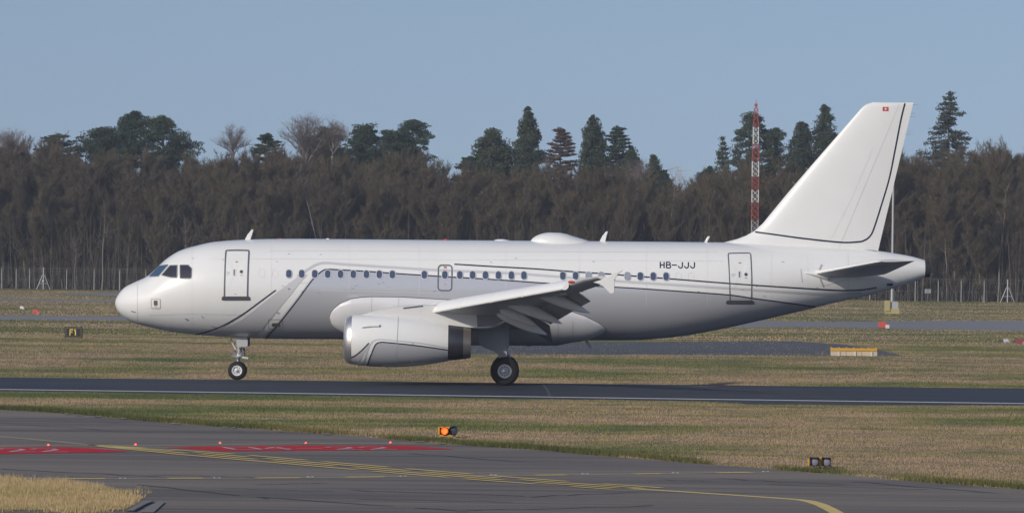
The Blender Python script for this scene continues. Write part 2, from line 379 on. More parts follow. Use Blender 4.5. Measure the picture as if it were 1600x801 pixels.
# bitumen seams and rubber streaks on the apron
random.seed(3)
for (x0, y0, x1, y1) in [(0, 733, 250, 745), (215, 757, 420, 779), (400, 776, 720, 798), (550, 766, 820, 775), (640, 708, 820, 722), (820, 722, 1100, 727), (1030, 749, 1110, 752), (1125, 748, 1320, 757), (0, 661, 240, 677), (80, 655, 420, 676), (1200, 757, 1480, 766), (350, 763, 520, 768), (1330, 752, 1560, 771), (400, 757, 510, 755), (720, 798, 1020, 790), (240, 742, 400, 746), (830, 776, 1000, 769), (560, 780, 800, 784)]:
    n = 9; pp = []
    for k in range(n + 1):
        t = k / n; pp.append(G(x0 + (x1 - x0) * t, y0 + (y1 - y0) * t + random.uniform(-.7, .7)))
    gribbon('seam_line', pp, random.uniform(0.05, 0.10), SEALT, 0.014, dash=(random.uniform(4, 9), random.uniform(.5, 2), 0))
rq = random.Random(9)
for px, py, w in ((105, 646.9, 9), (122, 648.6, 14), (152, 651, 11), (192, 654.4, 10), (276, 662.4, 17), (352, 667.6, 12), (365, 668.6, 8), (438, 673.7, 9), (512, 678.3, 14), (655, 690.6, 16), (690, 693, 10), (150, 651.5, 6)):
    gpoly('broken_concrete_edge', [(px - w / 2, py + .2), (px - w / 4, py - .5), (px + w / 3, py - .1 + .2), (px + w / 2, py + .9), (px + w / 5, py + 1.2), (px - w / 3, py + .9)], PALE, 0.03)
# concrete kerb blocks near the grass tip
for q in ([(208, 799), (196, 799), (228, 783.5), (240, 784.5)], [(216, 802), (240, 802), (258, 785.5), (246, 785)]):
    gpoly('concrete_kerb', q, CONC, 0.03)
gribbon('kerb_joint', [G(208, 800), G(228, 789), G(240, 784.5)], .05, SEALT, .036)

# ------------------------------------------------------------------ grass blades (stuff)
PATCH_PX = [(-260, 746), (0, 747), (60, 751), (110, 757), (160, 763), (200, 770), (214, 776), (217, 780), (196, 797), (0, 798), (-260, 800)]
PATCH = np.array([G(*p) for p in PATCH_PX])
def inside(poly, x, y):
    r = np.zeros(len(x), bool); j = len(poly) - 1
    for i in range(len(poly)):
        c = ((poly[i, 1] > y) != (poly[j, 1] > y)) & (x < (poly[j, 0] - poly[i, 0]) * (y - poly[i, 1]) / (poly[j, 1] - poly[i, 1] + 1e-12) + poly[i, 0])
        r ^= c; j = i
    return r
mb = MB(); mb.add([(x, y, .012) for x, y in PATCH], [tuple(range(len(PATCH)))]); o = mb.build('grass_verge', GRASS_BASE, smooth=0)
if o.data.polygons[0].normal.z < 0: o.data.flip_normals()
tag(o, kind='structure')
def blades(name, label, x, y, hmin, hmax, w, lean=0.35, hscale=None, gm=None):
    n = len(x); a = RNG.uniform(0, math.pi, n); hh = RNG.uniform(hmin, hmax, n)
    if hscale is not None: hh = hh * hscale
    z = gz(y) - 0.005; dx, dy = np.cos(a) * w / 2, np.sin(a) * w / 2 * .6
    la = RNG.uniform(0, 2 * math.pi, n); ll = RNG.uniform(0, lean, n) * hh
    V = np.empty((n, 3, 3)); V[:, 0] = np.stack([x - dx, y - dy, z], 1); V[:, 1] = np.stack([x + dx, y + dy, z], 1)
    V[:, 2] = np.stack([x + np.cos(la) * ll, y + np.sin(la) * ll, z + hh], 1)
    o = np_obj(name, V.reshape(-1, 3), np.arange(3 * n).reshape(-1, 3), gm or GRASS_BLADE)
    tag(o, label, 'grass', kind='stuff'); return o
apx = np.array([p[0] for p in ap_far]); apy = np.array([p[1] for p in ap_far])
rnx = np.array([p[0] for p in rw_near]); rny = np.array([p[1] for p in rw_near])
def clump(x, y, s):                      # cheap value noise for uneven height
    return 0.65 + 0.35 * np.sin(x * s + 2.1 * np.sin(y * s * .7)) * np.cos(y * s * 1.3 + 1.7 * np.sin(x * s * .9))
def region(n, y0, y1, p=1.0):
    u = RNG.uniform(0, 1, n) ** p; y = y0 + (y1 - y0) * u; hw = y * 0.1065 * 1.12 + 1.5; x = RNG.uniform(-1, 1, n) * hw; return x, y
# front-left patch
n = 110000; lo = PATCH.min(0); hi = PATCH.max(0); lo[0] = max(lo[0], -14.5)
x = RNG.uniform(lo[0], hi[0], n); y = RNG.uniform(lo[1], hi[1], n); k = inside(PATCH, x + RNG.normal(0, .18, n) + .15 * np.sin(y * 2.1), y + RNG.normal(0, .5, n) + .6 * np.sin(x * 2.7))
blades('dry_grass_patch', 'dry yellow grass on the rounded corner at the near edge of the taxiway', x[k], y[k], .07, .22, .014, hscale=clump(x[k], y[k], 2.0), gm=GRASS_DRY)
# verge between taxiway and runway
x, y = region(480000, 104, 184); wob = 0.5 * np.sin(x * 1.7) * np.sin(x * .43 + 1) + RNG.uniform(-.45, .45, len(x))
k = (y > np.interp(x, apx, apy) + .25 * wob) & (y < np.interp(x, rnx, rny) + 0.45 * wob)
x, y = x[k], y[k]; edge = np.clip((np.interp(x, rnx, rny) - y) / 1.5, 0.35, 1)
blades('verge_grass', 'brown and green grass strip between the taxiway and the runway', x, y, .035, .11, .020, hscale=clump(x, y, .9) * edge)
nE = 70000; x = RNG.uniform(-24, 30, nE); e = np.interp(x, apx, apy); y = e + np.abs(RNG.normal(0, 1.1, nE)) + .25 * np.sin(x * 2.3) + .1
k = (np.sin(x * .55 + 1) + np.sin(x * 1.9) * .6 + RNG.uniform(-.8, .8, nE) > -.9 + .06 * (x + 5)); x, y = x[k], y[k]
blades('green_fringe', 'taller dark green grass fringe along the edge of the near taxiway', x, y, .06, .15, .03, gm=GRASS_GREEN)
# beyond the runway
x, y = region(330000, 221.3, 300, 1.3)
FA = ([G(560, 549), G(640, 540), G(800, 535), G(1240, 533), G(1320, 538), G(1380, 547), G(1410, 555.2)], [G(560, 551), G(640, 553), G(800, 553.5), G(1180, 555), G(1300, 556), G(1380, 556.3), G(1410, 556.5)])
def on_strip(x, y, far, near):
    fx, fy_ = zip(*far); nx, ny = zip(*near); return (x > min(fx[0], nx[0])) & (x < max(fx[-1], nx[-1])) & (y < np.interp(x, fx, fy_)) & (y > np.interp(x, nx, ny))
k = ~on_strip(x, y, *FA) | (RNG.uniform(0, 1, len(x)) < .10); x, y = x[k], y[k]
blades('runway_side_grass', 'rough dry grass right behind the runway under the aircraft', x, y, .04, .13, .028, hscale=clump(x, y, .6))
x, y = region(150000, 300, 600, 1.1)
k = ~on_strip(x, y, *FA); x, y = x[k], y[k]
FT = ([G(-300, 489), G(0, 492.5), G(250, 495), G(700, 497.5), G(1290, 502.5), G(1600, 501), G(1900, 503)], [G(-300, 495.5), G(0, 499), G(250, 501.5), G(700, 508), G(1290, 511), G(1600, 517.5), G(1900, 521)])
PR = ([G(95, 457.2), G(160, 457.2), G(230, 457.6), G(600, 461)], [G(95, 457.8), G(160, 461), G(230, 466.5), G(600, 471)])
k = ~on_strip(x, y, *FT) & ~on_strip(x, y, *PR); x, y = x[k], y[k]
FS = ([G(-300, 463), G(0, 466.5), G(180, 469), G(500, 472)], [G(-300, 467), G(0, 469.6), G(180, 472), G(500, 476)])
k = ~on_strip(x, y, *FS); x, y = x[k], y[k]
blades('distant_grass', 'distant olive grass strips between the far taxiway and the wood', x, y, .05, .16, .09, hscale=clump(x, y, .3))

# ================================================================== AIRCRAFT
YP = 200.0
jet = empty('airliner', (0, YP, 0)); tag(jet, 'white twin-engine airliner with navy stripes and HB-JJJ on its rear side', 'airplane')
def S(px, py, d=200.0):
    p = P(px, py, d); return (p.x, p.z)
TOP = [(180, 473), (181.2, 467), (184.5, 460.6), (195, 448.6), (212.4, 439.7), (230, 431.6), (244, 418.9), (261.4, 403.3), (282.4, 390.9), (306.9, 383.7), (334.8, 377.8), (383.8, 374.3), (425.7, 373.2), (480, 373), (640, 374.5), (800, 375.8), (960, 377), (1130, 378.6), (1200, 381.5), (1264, 384.5), (1324.6, 388.3), (1372, 392), (1399, 396), (1426, 401), (1444.6, 406.5)]
BOT = [(180, 473.2), (181.2, 480), (185, 487), (190, 492.5), (198.5, 498.6), (215, 506), (237, 511.5), (265, 517.4), (306.9, 522.5), (369.8, 527), (418.8, 528.6), (480, 529), (640, 530), (980, 531), (1046, 526.8), (1112, 516.4), (1178, 502.3), (1260, 483.3), (1318, 469.5), (1372, 457), (1412, 445), (1444.6, 433)]
X0 = S(180, 473)[0]
def prof(tab):
    pts = [S(*p) for p in tab]; return pchip([math.sqrt(max(x - X0, 0)) + 1e-4 * i for i, (x, z) in enumerate(pts)], [z for x, z in pts])
fT, fB = prof(TOP), prof(BOT)
XN = X0 + 0.001; XE = S(1444.6, 420)[0]
fW = pchip([math.sqrt(v) for v in (0, .12, .5, 1, 2, 3, 4, 5, 6, 7)] + [math.sqrt(v) for v in (22.5, 25, 27.5, 30, 32, 33.6)], [0.0, .40, .82, 1.10, 1.48, 1.72, 1.86, 1.94, 1.97, 1.975, 1.975, 1.88, 1.60, 1.14, .72, .34])
def FX(x):
    s = math.sqrt(max(x - X0, 0)); t, b, w = fT(s), fB(s), fW(s); return (t + b) / 2, max((t - b) / 2, 1e-4), max(w, 1e-4)
def fus(x, th, off=0.0):
    zc, hz, w = FX(x); return Vector((x, -w * math.cos(th), zc + hz * math.sin(th)))
def on_fus(x, z, off=0.0, s=-1):
    zc, hz, w = FX(x); q = max(-0.9995, min(0.9995, (z - zc) / hz)); c = math.sqrt(1 - q * q)
    n = Vector((0, s * c / w, q / hz)).normalized()
    e = 0.02; zc2, hz2, w2 = FX(x + e); q2 = max(-0.9995, min(.9995, (z - zc2) / hz2)); dy = (w2 * math.sqrt(1 - q2 * q2) - w * c) / e
    n = Vector((-dy * abs(n.y), n.y, n.z)).normalized()
    return Vector((x, s * w * c, z)) + n * (off + .006)
def F(px, py):                                     # photo point on the near fuselage side -> (x,z)
    d = 198.0
    for _ in range(6):
        x, z = S(px, py, d); zc, hz, w = FX(x); q = max(-1, min(1, (z - zc) / hz)); d = 200 - w * math.sqrt(1 - q * q)
    return (x, z)
rows = []
xs = [XN + 0.004, XN + .02, XN + .05, XN + .1, XN + .17, XN + .26] + list(np.arange(XN + .38, XN + 7.5, .15)) + list(np.arange(XN + 7.6, XN + 22, .5)) + list(np.arange(XN + 22.1, XN + 24, .25)) + list(np.arange(XN + 24, XE - .05, .25)) + [XE]
for x in xs: rows.append([tuple(fus(x, 2 * math.pi * k / 72)) for k in range(72)])
fuse = MB().grid(rows, close_u=True, caps=True).build('fuselage', WHITE, jet, smooth=40)

def patch(pts, mapper, off, name, m, parent, closed_fan=True, inner=True, sm=60):
    c = sum((Vector(p) for p in pts), Vector((0, 0))) / len(pts); mb = MB(); rings = []
    for t in (1.0, .66, .33): rings.append([tuple(mapper(*(c + (Vector(p) - c) * t), off)) for p in pts])
    n = len(pts); cv = tuple(mapper(*c, off)); vs = [p for r in rings for p in r] + [cv]; fs = []
    for r in range(2):
        for i in range(n): fs.append((r * n + i, r * n + (i + 1) % n, (r + 1) * n + (i + 1) % n, (r + 1) * n + i))
    for i in range(n): fs.append((2 * n + i, 2 * n + (i + 1) % n, 3 * n))
    mb.add(vs, fs); return fix(mb.build(name, m, parent, smooth=sm))
def fix(o):                                        # make thin skins face outwards (towards -y or away from the axis)
    me = o.data; s = sum((p.normal.y for p in me.polygons)); ymean = sum((v.co.y for v in me.vertices)) / max(1, len(me.vertices))
    if (s > 0) != (ymean > 0): me.flip_normals()
    return o
def rib(pts, w, mapper, off, name, m, parent, closed=False, step=.12, smooth=False):
    q = resample([Vector(p) for p in pts], step, closed, smooth); L, R = ribbon_edges(q, w, closed)
    mb = MB().grid([[tuple(mapper(*l, off)), tuple(mapper(*((l + r) / 2), off)), tuple(mapper(*r, off))] for l, r in zip(L, R)])
    return fix(mb.build(name, m, parent, smooth=60))
def rrect(cx, cz, w, h, r, n=5):
    out = []
    for sx, sz, a0 in ((1, 1, 0), (-1, 1, 90), (-1, -1, 180), (1, -1, 270)):
        for k in range(n):
            a = math.radians(a0 + 90 * k / (n - 1)); out.append((cx + sx * (w / 2 - r) + r * math.cos(a), cz + sz * (h / 2 - r) + r * math.sin(a)))
    return out
# --- lower grey paint
B_PX = [(416, 529.0), (418, 524.5), (435.7, 505), (463, 470.7), (489, 436), (497.5, 428), (504.4, 422.6), (512.6, 420.7), (537, 421.8), (576, 424), (620, 427.3), (675, 430.8), (702, 432.6), (747, 435), (800, 438.5), (848.7, 442), (905, 445.5), (960.5, 448.3), (1000, 450.6), (1062.5, 454.8), (1139, 460.4), (1178, 465.8), (1237, 473.5), (1275, 479)]
Bl = resample([Vector(F(*p)) for p in B_PX], .12, smooth=True)
rowsB = []
for p in Bl:
    zc, hz, w = FX(p.x); th = math.asin(max(-1, min(1, (p.y - zc) / hz)))
    row = []
    for k in range(33):
        a = th + (-math.pi / 2 - th) * k / 32; q = fus(p.x, a); row.append(tuple(on_fus(q.x, q.z, .0035)) if k < 32 else (q.x, 0, q.z - .0095))
    row += [(x_, -y_, z_) for x_, y_, z_ in row[:-1][::-1]]
    rowsB.append(row)
me_ = MB().grid(rowsB).build('grey_lower_paint', GREYP, fuse, smooth=60)
if sum(p.normal.z for p in me_.data.polygons) > 0: me_.data.flip_normals()
rib([F(*p) for p in B_PX], .048, on_fus, .010, 'navy_stripe', NAVY, fuse, smooth=True)
rib([F(*p) for p in [(306, 521.9), (320, 518.5), (345, 509.6), (376.8, 492), (404.8, 472), (431, 452.8)]], .048, on_fus, .010, 'navy_stripe', NAVY, fuse, smooth=True)
C_PX = [(710, 412.7), (765, 416), (834.8, 419.9), (904.7, 425), (946.6, 427.6), (985.5, 430.7), (1046, 435.3), (1136.7, 442.3), (1178, 445.2), (1255, 450), (1313.5, 453), (1345, 452.4), (1369.6, 448.7)]
rib([F(*p) for p in C_PX], .05, on_fus, .010, 'navy_stripe', NAVY, fuse, smooth=True)
rib([F(*p) for p in [(464, 432), (482, 420), (496, 412.4), (510, 410.6), (537, 412.6), (592, 416.2), (685.7, 421.8), (760, 424.8), (820, 428), (925, 436), (1000, 441.2), (1100, 447.5), (1200, 454), (1290, 458.5), (1345, 457.5)]], .095, on_fus, .007, 'grey_stripe', STRIPE_G, fuse, smooth=True)
# front grey sweep between two curves
def sheet(A, B, n, m, mapper, off, name, mt, parent):
    A = [Vector(a) for a in A]; B = [Vector(b) for b in B]
    def at(L, t):
        f = t * (len(L) - 1); i = min(int(f), len(L) - 2); return L[i].lerp(L[i + 1], f - i)
    mb = MB().grid([[tuple(mapper(*(at(A, i / n).lerp(at(B, i / n), j / m)), off)) for j in range(m + 1)] for i in range(n + 1)])
    return fix(mb.build(name, mt, parent, smooth=60))
sheet([F(*p) for p in [(470, 429), (448, 445), (424, 463), (400, 482), (376, 500), (345, 515), (322, 521.5)]], [F(*p) for p in [(481, 429), (470, 440), (455, 459.5), (441, 476), (427.5, 492.6), (413, 509), (400, 526)]], 40, 10, on_fus, .006, 'grey_stripe', STRIPE_G, fuse)
sheet([F(*p) for p in [(489, 431), (463, 466), (436, 500), (410, 527)]], [F(*p) for p in [(493, 431.5), (466, 466), (439.5, 500), (414.5, 527)]], 30, 2, on_fus, .0065, 'grey_stripe', STRIPE_G, fuse)
# --- fuselage joints
def seam(pts, w=.012, parent=None, m=None, off=.005, step=.12, mapper=None):
    return rib(pts, w, mapper or on_fus, off, 'panel_joint', m or SEAM, parent or fuse, step=step)
for px, a, b in ((215, 443, 505), (1325, 391, 466)):
    seam([F(px, a + (b - a) * k / 12) for k in range(13)], .009)
seam([F(x, y) for x, y in ((232, 492), (300, 490), (410, 492))], .007)
seam([F(x, y) for x, y in ((450, 441.5), (489, 442))], .007)
seam([F(x, y) for x, y in ((212, 487.5), (205, 485.6))], .03, m=SEAL)
FAINT = mat('faint lap joint', (0.69, 0.69, 0.71), 0.4)
for ya, yb, xa, xb in ((404, 407.5, 330, 1130), (453, 458, 500, 690), (392, 394, 420, 1120)):
    seam([F(xa + (xb - xa) * t, ya + (yb - ya) * t) for t in np.linspace(0, 1, 40)], .008, m=FAINT)
for px in (300, 424, 545, 655, 790, 905, 1010, 1105, 1205, 1262):
    a_, b_ = 384 + (px > 1150) * 8, 520 if px < 1000 else 480; b_ = min(b_, 462 if 500 < px < 960 else b_)
    seam([F(px, a_ + (b_ - a_) * t) for t in np.linspace(0, 1, 14)], .006, m=FAINT)
rs_ = random.Random(4)
for k in range(26):
    px, py = rs_.uniform(260, 1280), rs_.choice([rs_.uniform(396, 412), rs_.uniform(446, 460), rs_.uniform(500, 515) if False else rs_.uniform(440, 470)])
    if 505 < px < 960 and py > 455: continue
    c = F(px, py); rib([(c[0] - rs_.uniform(.02, .06), c[1]), (c[0] + rs_.uniform(.02, .06), c[1])], .014, on_fus, .011, 'small_placard', SEAL if k % 3 else MATS.get('dull red print') or SEAL, fuse, step=.05)
# --- cockpit glazing both sides
W1 = [(233.4, 432), (248.4, 415.8), (263, 413.6), (247.8, 431.3)]
W2 = [(253, 429.7), (265.9, 414.9), (277, 414.5), (276.6, 433.6), (266.8, 433.2)]
W3 = [(281.5, 414.2), (294.3, 414.2), (299.6, 419.6), (299, 433), (297, 434.8), (281.5, 434.6)]
for W, gm in ((W1, COCKF), (W2, COCK), (W3, COCK)):
    q = [F(*p) for p in W]
    for s in (-1, 1):
        mp = lambda x, z, off, s=s: on_fus(x, z, off, s)
        o = patch([tuple(v) for v in resample([Vector(p) for p in q], .1, True)[:-1]], mp, .008, 'cockpit_window', gm, jet)
        rib(q, .035, mp, .012, 'window_frame', mat('window rubber', (.16, .17, .19), .5), o, closed=True, step=.08)
# --- cabin windows
for px in [451.4, 471.4, 491.8, 512, 532, 552, 572.5, 592.6, 613, 663, 695, 718.4, 738.4, 758.5, 778.8, 799, 818.6, 879.4, 899.3, 919.6, 939.5, 980.4, 1000.4, 1020.6, 1040.7]:
    py = 427.6 + (px - 451) * (4.2 / 590); c = F(px, py)
    fr = patch(rrect(c[0], c[1], .275, .375, .12), on_fus, .0135, 'cabin_window', FRAMEW, jet)
    patch(rrect(c[0], c[1] + .0, .205, .30, .095), on_fus, .017, 'window_pane', BLIND if px in (919.6, 939.5, 980.4) else GLASS, fr)
    rib(rrect(c[0], c[1], .21, .305, .095), .014, on_fus, .019, 'window_trim', SEAL, fr, closed=True, step=.05)
for px, py in ((409, 426.8), (430, 427.2), (1060, 432), (1080, 432.5)):
    c = F(px, py); rib(rrect(c[0], c[1], .23, .33, .1), .008, on_fus, .006, 'blanked_window', mat('faint joint', (.66, .66, .68), .4), fuse, closed=True, step=.05)
# --- doors
def door(corners, sill, port, handle, red, lw=.055, bulge=0):
    q = [F(*p) for p in corners]
    d = patch([tuple(v) for v in resample([Vector(p) for p in q], .15, True)[:-1]], on_fus, .0045, 'cabin_door', WHITE, jet)
    rib([F(*p) for p in corners], lw, on_fus, .016, 'door_seal', SEAL, d, closed=True, step=.08)
    if sill:
        x0, x1, y0, y1 = sill
        s = sheet([F(x0, y0 + 2), F(x0 + 2, y0), F(x1 - 2, y0), F(x1, y0 + 2)], [F(x0, y1 - .5), F(x0 + 2, y1), F(x1 - 2, y1), F(x1, y1 - .5)], 12, 3, on_fus, .021, 'door_sill', DARKP, d)
    if port:
        c = F(*port); patch([(c[0] + .068 * math.cos(a), c[1] + .068 * math.sin(a)) for a in np.linspace(0, 2 * math.pi, 17)[:-1]], on_fus, .017, 'door_porthole', DARKP, d)
        patch([(c[0] + .035 * math.cos(a), c[1] + .035 * math.sin(a)) for a in np.linspace(0, 2 * math.pi, 13)[:-1]], on_fus, .021, 'porthole_glass', GLASS, d)
        c = F(port[0], port[1] + 5.5); patch(rrect(c[0], c[1], .10, .03, .01), on_fus, .016, 'door_marking', mat('pink print', (.55, .30, .30), .5), d)
    if handle:
        c = F(*handle); rib([(c[0], c[1] - .11), (c[0], c[1] + .11)], .035, on_fus, .017, 'door_handle', SEAL, d)
        c2 = F(handle[0] + 2.6, handle[1]); rib(rrect(c[0] + .01, c[1], .1, .24, .01), .008, on_fus, .016, 'handle_recess', SEAM, d, closed=True)
        c2 = F(handle[0] - 9.5, handle[1] + 1); 
        for k in range(3): rib([(c2[0] - .08, c2[1] + .04 - .05 * k), (c2[0] + .08 - .05 * (k == 2), c2[1] + .04 - .05 * k)], .014, on_fus, .016, 'door_marking', SEAM, d, step=.05)
    if red:
        c = F(*red); rib([(c[0] - .05, c[1]), (c[0] + .05, c[1])], .035, on_fus, .016, 'door_marking', mat('dull red print', (.5, .12, .12), .5), d)
    return d
door([(353.6, 391.6), (371, 391.2), (388.4, 391.6), (389, 394), (387.4, 428), (386.6, 465), (350.6, 465), (351.4, 430), (352.8, 395)], (346.5, 391, 462.6, 468.8), (377.2, 424.4), (366, 425.7), (369.8, 409))
door([(1138.4, 396.1), (1155, 395.6), (1171, 395.6), (1172.6, 397.6), (1174.3, 432), (1173.7, 469), (1140.5, 470.2), (1139.5, 430), (1137.6, 399)], (1134.4, 1178, 468.6, 474.4), (1165.4, 428.6), (1155.3, 428.5), (1155.8, 410.6), .04)
c = F(695.3, 434); ex = rib(rrect(c[0], c[1], .56, 1.03, .13), .052, on_fus, .0125, 'overwing_exit', SEAL, jet, closed=True, step=.08)
c = F(695.5, 417.6); rib([(c[0] - .06, c[1]), (c[0] + .06, c[1])], .05, on_fus, .016, 'exit_marking', RED, ex)
c = F(695.5, 421.2); rib([(c[0] - .08, c[1]), (c[0] + .08, c[1])], .02, on_fus, .02, 'exit_marking', mat('pink print', (.55, .30, .30), .5), ex)
c = F(695.5, 443.8); rib([(c[0] - .05, c[1]), (c[0] + .05, c[1])], .04, on_fus, .0125, 'exit_marking', mat('pink print', (.55, .30, .30), .5), ex)
# hatches
c = F(243.4, 474); h = patch(rrect(c[0], c[1], .36, .37, .04), on_fus, .005, 'service_hatch', WHITE, jet)
rib(rrect(c[0], c[1], .38, .39, .04), .016, on_fus, .012, 'hatch_outline', mat('rose print', (.45, .25, .25), .5), h, closed=True, step=.06)
patch(rrect(c[0], c[1] + .03, .16, .2, .03), on_fus, .012, 'hatch_plate', mat('brown grey plate', (.13, .11, .11), .4), h)
rib([(c[0] - .07, c[1] - .12), (c[0] + .07, c[1] - .12)], .02, on_fus, .012, 'hatch_marking', mat('dull red print', (.5, .12, .12), .5), h)
c = F(430.5, 505.8); h = rib(rrect(c[0], c[1], .58, .39, .04), .014, on_fus, .013, 'service_hatch', mat('brown line', (.2, .14, .13), .5), jet, closed=True, step=.06)
c = F(431, 506.8); patch(rrect(c[0], c[1], .34, .15, .07), on_fus, .014, 'hatch_plate', mat('brown grey plate', (.13, .11, .11), .4), h)
for px, py, w in ((290.4, 497, .13), (292, 510.6, .12), (331, 507.5, .13), (451, 450.7, .09), (433.5, 487.2, .10), (472, 455, .07), (441, 446, .03), (315, 493, .05), (608, 448, .02)):
    c = F(px, py); p = on_fus(c[0], c[1], .03); MB().box(p, (w * .7, .04, .02)).build('air_data_probe', SEAL, fuse)
# registration
def glyphs(strokes, w, name='registration_letter'):
    for st in strokes:
        mb = MB()
        for line in st:
            q = resample([Vector(F(*p)) for p in line], .04); L, R = ribbon_edges(q, w)
            # square ends
            mb.grid([[tuple(on_fus(*l, .012)), tuple(on_fus(*r, .012))] for l, r in zip(L, R)])
        fix(mb.build(name, NAVY, fuse, smooth=0))
def zz(x, y): return (1000 + x / 8, 400 + y / 8)
def hook(x):
    return [zz(x + 54, 76), zz(x + 54, 128), zz(x + 48, 142), zz(x + 34, 149), zz(x + 18, 146), zz(x + 8, 134), zz(x + 5, 122)]
glyphs([[[zz(253, 72), zz(252, 150)], [zz(300, 73), zz(299, 150)], [zz(253, 110), zz(300, 111)]],
        [[zz(331, 74), zz(330, 150)], [zz(331, 77), zz(362, 77), zz(374, 84), zz(375, 100), zz(364, 109), zz(331, 109)], [zz(364, 109), zz(380, 118), zz(380, 138), zz(366, 148), zz(331, 148)]],
        [[zz(398, 112), zz(458, 113)]],
        [hook(474)], [hook(549)], [hook(625)]], .042)
# --- belly fairing
FT_PX = [(515, 494), (516.5, 489), (521, 482.5), (532, 473.4), (548, 466.7), (565, 464.3), (581, 463.4), (625, 463.8), (700, 468), (760, 470), (820, 472), (883.6, 483), (915, 493.7), (936, 504.5), (946, 512), (947.5, 515)]
FB_PX = [(515, 496), (517, 503), (521, 509), (528, 514), (540, 520), (560, 528.5), (580, 529.9)]
RB_PX = [(880, 531), (905, 530), (925, 527), (939.5, 521.7), (945, 518), (947.5, 515)]
ftop = [F(*p) for p in FT_PX]; tx, tz = zip(*ftop)
xf0, xf1 = tx[0] + .01, tx[-1] - .01
fbx, fbz = zip(*[F(*p) for p in FB_PX]); rbx, rbz = zip(*[F(*p) for p in RB_PX])
def fair_th(x):
    zc, hz, w = FX(x); zt = np.interp(x, tx, tz); a = math.asin(max(-1, min(1, (zt - zc) / hz)))
    if x < fbx[-1]: zb = np.interp(x, fbx, fbz)
    elif x > rbx[0]: zb = np.interp(x, rbx, rbz)
    else: return a, -math.pi / 2
    b = math.asin(max(-1, min(1, (zb - zc) / hz)))
    if x < fbx[-1]: t = (x - fbx[0]) / (fbx[-1] - fbx[0])
    else: t = (rbx[-1] - x) / (rbx[-1] - rbx[0])
    t = max(0, (t - .8) / .2); return a, b + (-math.pi / 2 - b) * t * t
def fairing(x, th):
    a, b = fair_th(x); full = .21; w_ = min(1, (x - xf0) / 1.1, (xf1 - x) / 1.9); w_ = max(0, w_); w_ = math.sqrt(w_ * (2 - w_))
    e1 = min(1, max(0, (a - th)) / .5); e = math.sqrt(e1 * (2 - e1))
    if b > -math.pi / 2 + .01: e2 = min(1, max(0, th - b) / .35); e *= math.sqrt(e2 * (2 - e2))
    return .02 + full * w_ * e
rows = []
for x in list(np.linspace(xf0, xf0 + 1.5, 26)) + list(np.arange(xf0 + 1.6, xf1 - 1.8, .25)) + list(np.linspace(xf1 - 1.7, xf1, 22)):
    a, b = fair_th(x); row = []
    for k in range(25):
        th = a + (b - a) * k / 24; p = fus(x, th); zc, hz, w = FX(x)
        nrm = Vector((0, -math.cos(th) / w, math.sin(th) / hz)).normalized(); row.append(tuple(p + nrm * (fairing(x, th) if 0 < k else -.0)))
    rows.append(row)
bf = MB().grid(rows)
fa = bf.build('belly_fairing', mat('fairing paint', (.70, .70, .71), .35, coat=.3), jet, smooth=60); fix(fa)
bf2 = MB().grid([[(x, -y, z) for x, y, z in r] for r in rows]).build('belly_fairing', MATS['fairing paint'], jet, smooth=60); fix(bf2)
seam([(x, z + .012) for x, z in ftop], .022, fa, SEAL, .02)
seam([(x, z) for x, z in zip(fbx, fbz)], .02, fa, SEAM, .02)
def on_fair(x, z, off=0.0):
    zc, hz, w = FX(x); q = max(-.999, min(.999, (z - zc) / hz)); th = math.asin(q); nrm = Vector((0, -math.cos(th) / w, math.sin(th) / hz)).normalized()
    return fus(x, th) + nrm * (fairing(x, th) + off)
for px, a, b in ((581, 464, 490), (623, 464.5, 480), (872, 488, 525), (895, 497, 520)):
    rib([F(px, a + (b - a) * k / 8) for k in range(9)], .014, on_fair, .006, 'panel_joint', SEAM, fa)
# --- crown items
def blade_ant(poly, th=.05, m=WHITE):
    q = [S(*p) for p in poly]; o = MB().prism(q, -th / 2, th / 2).build('blade_antenna', m, jet); return bevel(o, .012)
blade_ant([(382, 375.5), (386.5, 367), (393.4, 358.3), (396.2, 358.8), (394, 366), (391, 375.5)])
blade_ant([(936, 378.5), (941, 369), (946.6, 361.6), (950, 361.4), (947.6, 369), (945.6, 378.5)])
blade_ant([(1100, 379), (1105.6, 369), (1109.6, 369), (1104.5, 379)])
blade_ant([(818, 536), (828, 536), (829, 541.4), (822, 540)], .04, GEARG)
blade_ant([(912, 530), (918, 530), (925, 545), (922, 545)], .03, WINGG)
def dome(px0, px1, ytop, half, name, m=WHITE):
    cx, z0 = S((px0 + px1) / 2, 379); zt = S((px0 + px1) / 2, ytop)[1]; L = (px1 - px0) / 37.7; rows = []
    x0 = S(px0, 379)[0]; shape = pchip([0, .03, .12, .3, .5, .75, 1], [0, .28, .68, 1, .97, .5, 0])
    for t in [0, .01, .03, .06, .1, .15, .2, .3, .4, .5, .6, .7, .8, .88, .94, 1]:
        x = x0 + L * t; h = shape(t); w = half * math.sqrt(max(0, 1 - (2 * t - 1) ** 2)) ** .8; zb = FX(x)[0] + FX(x)[1]
        row = []
        for k in range(17):
            a = math.pi * k / 16; y = -w * math.cos(a); zc, hz, wf = FX(x); zs = zc + hz * math.sqrt(max(0, 1 - (y / wf) ** 2)) - .02
            row.append((x, y, zs + (h * (zt - zb) + .02) * math.sin(a) ** .8))
        rows.append(row)
    return MB().grid(rows).build(name, m, jet, smooth=60)
d_ = dome(829, 922, 363.2, .62, 'satcom_radome')
dome(772, 799, 373.4, .2, 'antenna_fairing')
bx, bz = S(696.5, 375.6); MB().lathe([(bz - .03, .11), (bz + .02, .10), (bz + .06, .05), (bz + .075, .001)], 14, 'z', (bx, 0, 0)).build('beacon_light', REDL, jet)
